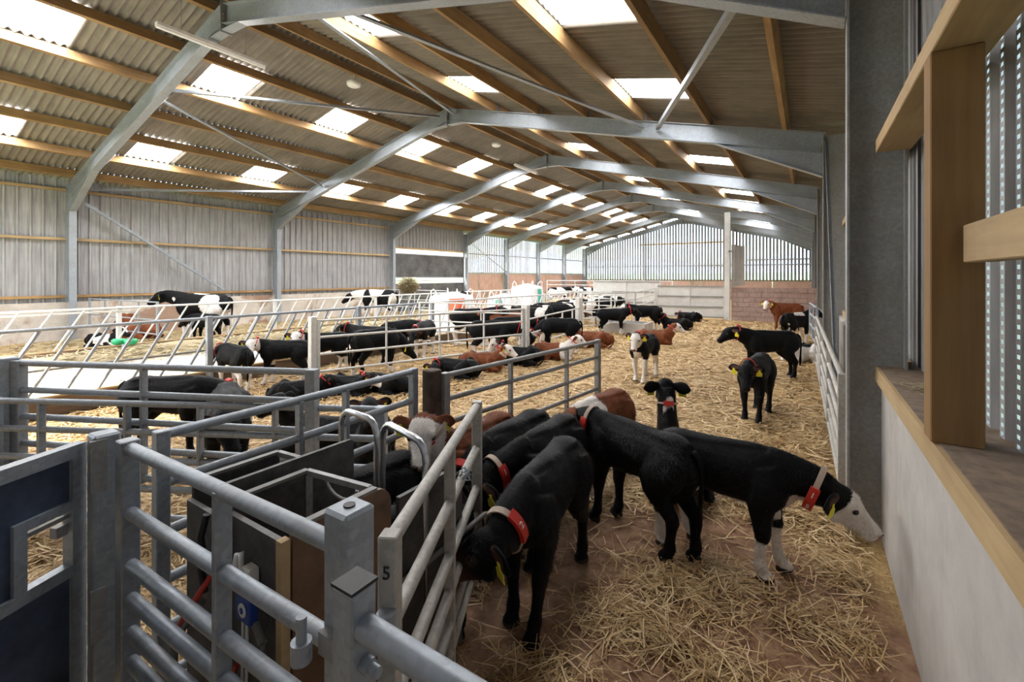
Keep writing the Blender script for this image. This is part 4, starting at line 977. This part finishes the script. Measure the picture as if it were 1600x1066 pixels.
barrier('diagonal feed barrier on the far side of the passage, before the cows', -13.4, -.5, 11.5, .49, 'steel_pale', zb=.24, zt=1.12, step=.5, posts=(.5, 3.9, 7.6, 11.4), double=4.6, side=-1, phase=.3)
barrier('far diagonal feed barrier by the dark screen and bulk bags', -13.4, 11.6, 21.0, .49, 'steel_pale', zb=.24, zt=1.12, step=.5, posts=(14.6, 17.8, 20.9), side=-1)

# ------------------------------------------------------------------ automatic calf feeder with two stalls
f = thing('calf_feeder', 'automatic calf feeder with two dark stalls and bright tube hoops', 'calf feeder', (-1.75, 1.1, 0))
def side(nm, x, y0, y1, z0, z1, mt, th=.02, rr=.1):
    P = [(y0, z0), (y1, z0)] + [(y1 - rr + rr * math.cos(a), z1 - rr + rr * math.sin(a)) for a in np.linspace(0, math.pi / 2, 6)] + [(y0, z1)]
    n = len(P); mb = MB().add([(x + e, y, z) for e in (-th / 2, th / 2) for y, z in P], [tuple(range(n)), tuple(range(2 * n - 1, n - 1, -1))] + [(i, n + i, n + (i + 1) % n, (i + 1) % n) for i in range(n)])
    o = mb.build(nm, M[mt], f); return o
side('side_panel', -2.06, .83, 1.18, .05, 1.03, 'dark_ply', rr=.02)
o = side('side_panel', -1.84, .83, 1.42, .05, 1.07, 'grey_ply', rr=.02); o['label'] = 'grey divider panel between the stalls'
side('side_panel', -1.74, .83, 1.12, .05, 1.04, 'dark_ply', rr=.02)
o = side('side_panel', -1.36, .82, 1.22, .05, 1.05, 'brown_ply', rr=.07); o['label'] = 'brown outer stall panel with a rounded corner'
for x, y0, y1, z in ((-2.06, .83, 1.18, 1.03), (-1.74, .83, 1.12, 1.04), (-1.36, .82, 1.15, 1.05)): MB().box((x, (y0 + y1) / 2, z + .006), (.028, y1 - y0, .012)).build('edge_strip', M['pipe'], f)
MB().box((-1.55, .815, .52), (.36, .02, .98)).build('front_panel', M['dark_ply'], f)
MB().box((-1.95, .815, .50), (.20, .02, .94)).build('front_panel', M['dark_ply'], f)
MB().box((-1.37, .80, .52), (.03, .03, 1.02)).build('corner_strip', M['timber_pale'], f)
MB().box((-1.72, .80, .52), (.02, .02, 1.02)).build('corner_strip', M['pipe'], f)
MB().bar((-1.74, 1.12, 1.04), (-1.40, 1.16, 1.04), .022, .022).build('cross_bar', M['frame'], f)
MB().bar((-2.06, 1.18, 1.03), (-1.84, 1.2, 1.03), .022, .022).build('cross_bar', M['frame'], f)
MB().box((-1.735, 1.12, .75), (.02, .03, .56)).build('upright', M['frame'], f)
MB().tube([(-1.60 + .1 * math.cos(a), 1.18, 1.0 + .06 * math.sin(a)) for a in np.linspace(math.pi, 2 * math.pi, 9)], .008, 8).build('teat_holder', M['pipe'], f)
def hoop(xa, xb, y, zt, y2):
    P = [(xa, y, .2), (xa, y, zt - .09)] + [(xa + .07 * (1 - math.cos(a)), y + (y2 - y) * .1 * a, zt - .09 + .09 * math.sin(a)) for a in np.linspace(.2, math.pi / 2, 5)]
    P += [(xb - .07 * (1 - math.sin(a)), y2 - (y2 - y) * .02, zt - .09 + .09 * math.cos(a)) for a in np.linspace(.1, math.pi / 2, 5)] + [(xb, y2, zt - .15), (xb, y2, .2)]
    MB().tube(P, .0155, 12).build('hoop', M['chrome'], f)
hoop(-2.06, -1.76, 1.52, 1.15, 1.50); hoop(-1.72, -1.36, 1.50, 1.15, 1.42)
MB().tube([(-1.83, 1.3, .62), (-1.72, 2.0, .62)], .014, 8).build('stall_rail', M['pipe'], f)
MB().tube([(-1.36, 1.2, .62), (-1.4, 1.9, .62)], .014, 8).build('stall_rail', M['pipe'], f)
side('side_panel', -1.40, 1.3, 1.7, .1, .95, 'dark_ply', rr=.1)
# valves, pipes and hoses on the front
MB().bbox((-1.535, .785, .86), (.05, .035, .075), .004).build('valve_body', M['tube_light'], f)
v_ = MB().bbox((-1.53, .772, .775), (.085, .03, .09), .004).build('valve_plate', M['blue'], f)
MB().tube([(-1.525, .755, .775), (-1.525, .752, .775)], .022, 18).build('dial', M['white'], v_)
MB().tube([(-1.525, .753, .775), (-1.525, .750, .775)], .010, 14).build('dial_hub', M['blue'], v_)
MB().tube([(-1.60, .785, .80), (-1.61, .77, .86), (-1.60, .775, .92), (-1.585, .78, .93), (-1.575, .775, .88), (-1.59, .78, .82)], .009, 8).build('clear_hose', M['white'], f)
MB().tube([(-1.49, .78, .73), (-1.43, .77, .70)], .014, 8).tube([(-1.43, .77, .70), (-1.435, .775, .3)], .008, 8).build('drain_pipe', M['pipe'], f)
for x in (-1.55, -1.525): MB().tube([(x, .77, .73), (x + .004, .765, .5)], .005, 8).build('thin_pipe', M['white'], f)
MB().tube([(-1.59, .77, .56), (-1.63, .76, .47), (-1.68, .755, .38)], .009, 8).build('red_hose', M['red'], f)
MB().tube([(-1.80, .79, .78), (-1.86, .76, .68), (-1.93, .74, .58), (-1.97, .735, .45), (-1.99, .735, .3)], .011, 8).build('red_hose', M['red'], f)
MB().tube([(-1.86, .78, .66), (-1.91, .75, .58), (-1.96, .73, .5), (-1.975, .73, .3)], .013, 8).build('grey_hose', M['pipe'], f)
MB().tube([(-1.84, .785, .98), (-1.85, .77, .9), (-1.83, .77, .84), (-1.86, .775, .78), (-1.84, .78, .7)], .012, 8).build('black_hose', M['black'], f)

# ------------------------------------------------------------------ bags, drinker, trough, hay
def bag(label, x, y, w, h, rz, patch, mt, z0=.1):
    t = thing('bulk_bag', label, 'bag', (x, y, z0), 'white bulk bags in the passage'); n = 28; mb = MB(); P = []; F = []; m = 12
    ca, sa = math.cos(rz), math.sin(rz)
    def pt(a, k, e=0):
        z = h * k; b = w / 2 * (1 + .09 * math.sin(math.pi * min(1, k * 1.05)) - .05 * (k > .93)) + e; c, s_ = math.cos(a), math.sin(a)
        rr = b / (abs(c) ** 5 + abs(s_) ** 5) ** .2 * (1 + .02 * math.sin(5 * a + 9 * k)); X, Y = rr * c, rr * s_
        return (x + X * ca - Y * sa, y + X * sa + Y * ca, z0 + z - .06 * (k > .99))
    for i in range(m + 1): P += [pt(2 * math.pi * j / n, i / m) for j in range(n)]
    for i in range(m):
        for j in range(n): q = (j + 1) % n; F.append((i * n + j, i * n + q, i * n + n + q, i * n + n + j))
    F += [tuple(range(n - 1, -1, -1))]
    P.append((x, y, z0 + h + .07)); c0 = len(P) - 1; F += [(m * n + j, m * n + (j + 1) % n, c0) for j in range(n)]
    mb.add(P, F, True).build('sack', M['bag'], t)
    a0, a1, k0, k1 = patch; q = MB(); g_ = [[pt(a0 + (a1 - a0) * i / 8, k0 + (k1 - k0) * j / 6, .006) for i in range(9)] for j in range(7)]
    q.add([p for r_ in g_ for p in r_], [(j * 9 + i, j * 9 + i + 1, j * 9 + 10 + i, j * 9 + 9 + i) for j in range(6) for i in range(8)], True); q.build('print_panel', M[mt], t)
    for s1, s2 in ((1, 1), (1, -1), (-1, 1), (-1, -1)):
        X, Y = s1 * w * .42, s2 * w * .42; c = Vector((x + X * ca - Y * sa, y + X * sa + Y * ca, z0 + h - .06))
        MB().tube([c, c + Vector((.02, 0, .16)), c + Vector((-.05 * s1, -.05 * s2, .22)), c + Vector((-.12 * s1, -.1 * s2, .12)), c + Vector((-.14 * s1, -.1 * s2, -.02))], .016, 6).build('lifting_loop', M['bag'], t)
bag('bulging white bulk bag with an orange-red printed panel', -9.4, 11.0, 1.12, 1.2, .15, (-1.15, -.35, .35, .90), 'bag_red')
bag('white bulk bag with green panel, behind the orange-red one', -9.5, 14.1, 1.0, 1.05, .1, (-1.75, -1.2, .1, .85), 'bag_green')
bag('farthest white bulk bag with a green side, taller', -9.4, 15.6, 1.05, 1.4, .1, (-.35, .2, .1, .9), 'bag_green')
t = thing('drinker', 'green plastic twin-bowl drinker on a stub pipe in the passage', 'drinker', (-12.6, 3.75, .1))
for e in (-.14, .14):
    x, y = -12.6 + e * .84, 3.75 + e * .54
    MB().lathe((x, y, .40), [(0, -.06), (.07, -.055), (.115, -.02), (.125, .05), (.10, .075), (.0, .08)], 18).build('bowl', M['green'], t)
MB().tube([(-12.6, 3.75, .1), (-12.6, 3.75, .36)], .05, 12).build('stub_pipe', M['steel'], t)
t = thing('water_trough', 'low concrete water trough by the two head-to-head calves', 'trough', (-5.0, 14.7, 0))
mb = MB()
for dx, dy, lx, ly in ((0, -.4, 1.5, .1), (0, .4, 1.5, .1), (-.7, 0, .1, .7), (.7, 0, .1, .7)): mb.box((-5.05 + dx, 14.75 + dy, .17), (lx, ly, .34))
mb.box((-5.05, 14.75, .05), (1.3, .7, .1)); mb.build('basin', M['conc_right'], t)
MB().box((-5.05, 14.75, .24), (1.29, .69, .01)).build('water', M['blue_ply'], t)

# ------------------------------------------------------------------ straw, as real strands
def strands(name, X, Y, Z, L, Wd, mat, zl=.03, kind='stuff', tone=None):
    n = len(X); A = rng.uniform(0, 2 * np.pi, n); tl = rng.normal(0, .14, n); bend = rng.normal(0, .10, n)
    c, s_ = np.cos(A), np.sin(A); V = np.zeros((n, 6, 3))
    for i, u in enumerate((-.5, 0, .5)):
        b = bend * (1 - 4 * u * u) * L; px = X + c * u * L - s_ * b; py = Y + s_ * u * L + c * b; pz = Z + tl * u * L + np.where(u == 0, np.abs(bend) * L * .35, 0) + zl * rng.random(n) * 0
        ro = rng.uniform(-.5, .5, n) * Wd
        for j, e in enumerate((-.5, .5)):
            V[:, 2 * i + j, 0] = px - s_ * e * Wd; V[:, 2 * i + j, 1] = py + c * e * Wd; V[:, 2 * i + j, 2] = pz + ro * e
    me = bpy.data.meshes.new(name); me.vertices.add(6 * n); me.vertices.foreach_set('co', V.astype(np.float32).ravel())
    b = (np.arange(n) * 6)[:, None, None]; q = (b + np.array([[0, 2, 3, 1], [2, 4, 5, 3]])[None]).reshape(-1, 4)
    me.loops.add(q.size); me.loops.foreach_set('vertex_index', q.ravel().astype(np.int32)); me.polygons.add(len(q)); me.polygons.foreach_set('loop_start', (np.arange(len(q)) * 4).astype(np.int32))
    me.update(calc_edges=True)
    at = me.attributes.new('tone', 'FLOAT', 'POINT'); at.data.foreach_set('value', np.repeat(rng.random(n) if tone is None else tone, 6).astype(np.float32))
    me.materials.append(mat); o = bpy.data.objects.new(name, me); COL.objects.link(o); o['kind'] = kind; return o
def sample(n, x0, x1, y0, y1, f):
    out = np.zeros((0, 2))
    while len(out) < n:
        P = np.c_[rng.uniform(x0, x1, 4 * n), rng.uniform(y0, y1, 4 * n)]; out = np.vstack([out, P[rng.random(4 * n) < f(P[:, 0], P[:, 1])]])
    return out[:n]
ph = rng.uniform(0, 6.28, 8); dr_ = rng.normal(size=(8, 2)) * 2.2
def clump(x, y): return sum(np.cos(dr_[i, 0] * x + dr_[i, 1] * y + ph[i]) for i in range(8)) / 2.83
def dens(x, y):
    d = np.hypot(x, y); c = math.cos(TH); s_ = math.sin(TH); dp = -s_ * x + c * y; lt = c * x + s_ * y
    vis = (dp > .4) & (np.abs(lt) < dp * 1.2 + .4)
    e = ((x + .55) / 1.05) ** 2 + ((y - 2.0) / 1.75) ** 2
    bare = np.clip((e - 1.05) / .6 + .35 * clump(x, y), .04, 1)
    return vis * bare * np.clip((3.4 / np.maximum(d, 1.2)) ** 1.7, 0, 1)
P = sample(95000, -8.3, .29, .5, 20.8, dens); D_ = np.hypot(P[:, 0], P[:, 1])
strands('straw_bedding', P[:, 0], P[:, 1], und(P[:, 0], P[:, 1]) + rng.random(len(P)) ** 2 * .05 + .004, rng.uniform(.06, .24, len(P)) * (1 + .03 * D_), (.0028 + .0011 * D_) * rng.uniform(.7, 1.3, len(P)), M['straw'])
E_ = np.array([[-.78, 2.35], [-.62, 2.75], [-.95, 1.75], [-.2, 2.25], [.15, 2.9], [-.35, 1.6], [-.5, 3.05], [.2, 3.5]]); k = rng.integers(0, len(E_), 3600)
P = E_[k] + rng.normal(size=(3600, 2)) * np.array((.17, .12))
P = P[(P[:, 0] < .29)]
strands('straw_clumps', P[:, 0], P[:, 1], und(P[:, 0], P[:, 1]) + rng.random(len(P)) ** 1.5 * .06 + .006, rng.uniform(.06, .26, len(P)), rng.uniform(.003, .006, len(P)), M['straw'])
def fp(x, y): return np.where(x < -13.3, .8, np.exp(-((x + 12.3) / .9) ** 2) + .7 * np.exp(-((x + 9.0) / .5) ** 2)) * np.clip((y - 1.5) / 2.5, 0, 1) * np.clip(8 / np.hypot(x, y), 0, 1)
P = sample(26000, -17.7, -8.5, 1.2, 21, fp); z = np.where(P[:, 0] > -13.35, .10 + .20 * np.exp(-((P[:, 0] + 12.4) / .7) ** 2), .03)
strands('hay', P[:, 0], P[:, 1], z * rng.uniform(.6, 1.0, len(P)) + .02, rng.uniform(.12, .4, len(P)), rng.uniform(.01, .02, len(P)), M['hay'])
hx = np.linspace(-13.3, -11.5, 14); hy = np.linspace(2.2, 21, 120); X, Y = np.meshgrid(hx, hy)
o = grid_obj('hay_bank', X, Y, .08 + .22 * np.exp(-((X + 12.4) / .55) ** 2) * (1 + .35 * np.sin(Y * 2.3) * np.sin(Y * .9 + 1)) - .03, None); o['kind'] = 'stuff'
t_ = NT('hay_mass'); v = geo_pos(t_); n_ = t_.noise(geo_pos(t_, (20, 20, 20)), 1.5, 6, .7, 1.5); t_.bump(n_, .8, .03); o.data.materials.append(t_.set(t_.ramp(n_, [(.35, (.26, .20, .11)), (.65, (.50, .42, .26))]), .95))
# round hay clump hung on the far barrier
q = rng.normal(size=(2600, 3)); q /= np.linalg.norm(q, axis=1)[:, None]; q *= (.42 * rng.random(2600) ** .4)[:, None]
o = strands('hay_clump', q[:, 0], q[:, 1], q[:, 2] * .9, rng.uniform(.15, .4, 2600), rng.uniform(.008, .018, 2600), M['hay'], kind='thing'); o.location = (-14.2, 13.8, 1.45)
tag(o, 'shaggy ball of hay hung on a rack by the dark screen', 'hay')
o = tag(MB().tube([(-14.2, 13.8, 0), (-14.2, 13.8, 1.3)], .04, 10).build('rack_post', M['steel']), 'round post under the hanging ball of hay', 'post')
k = 90; P = np.c_[rng.normal(.55, .05, k), rng.normal(3.35, .07, k)]
o = strands('straw_wisp', P[:, 0], P[:, 1], 1.225 + rng.random(k) * .02, rng.uniform(.04, .12, k), rng.uniform(.002, .004, k), M['hay'], kind='thing'); tag(o, 'small dry wisp of straw lying on the wooden wall sill', 'straw')
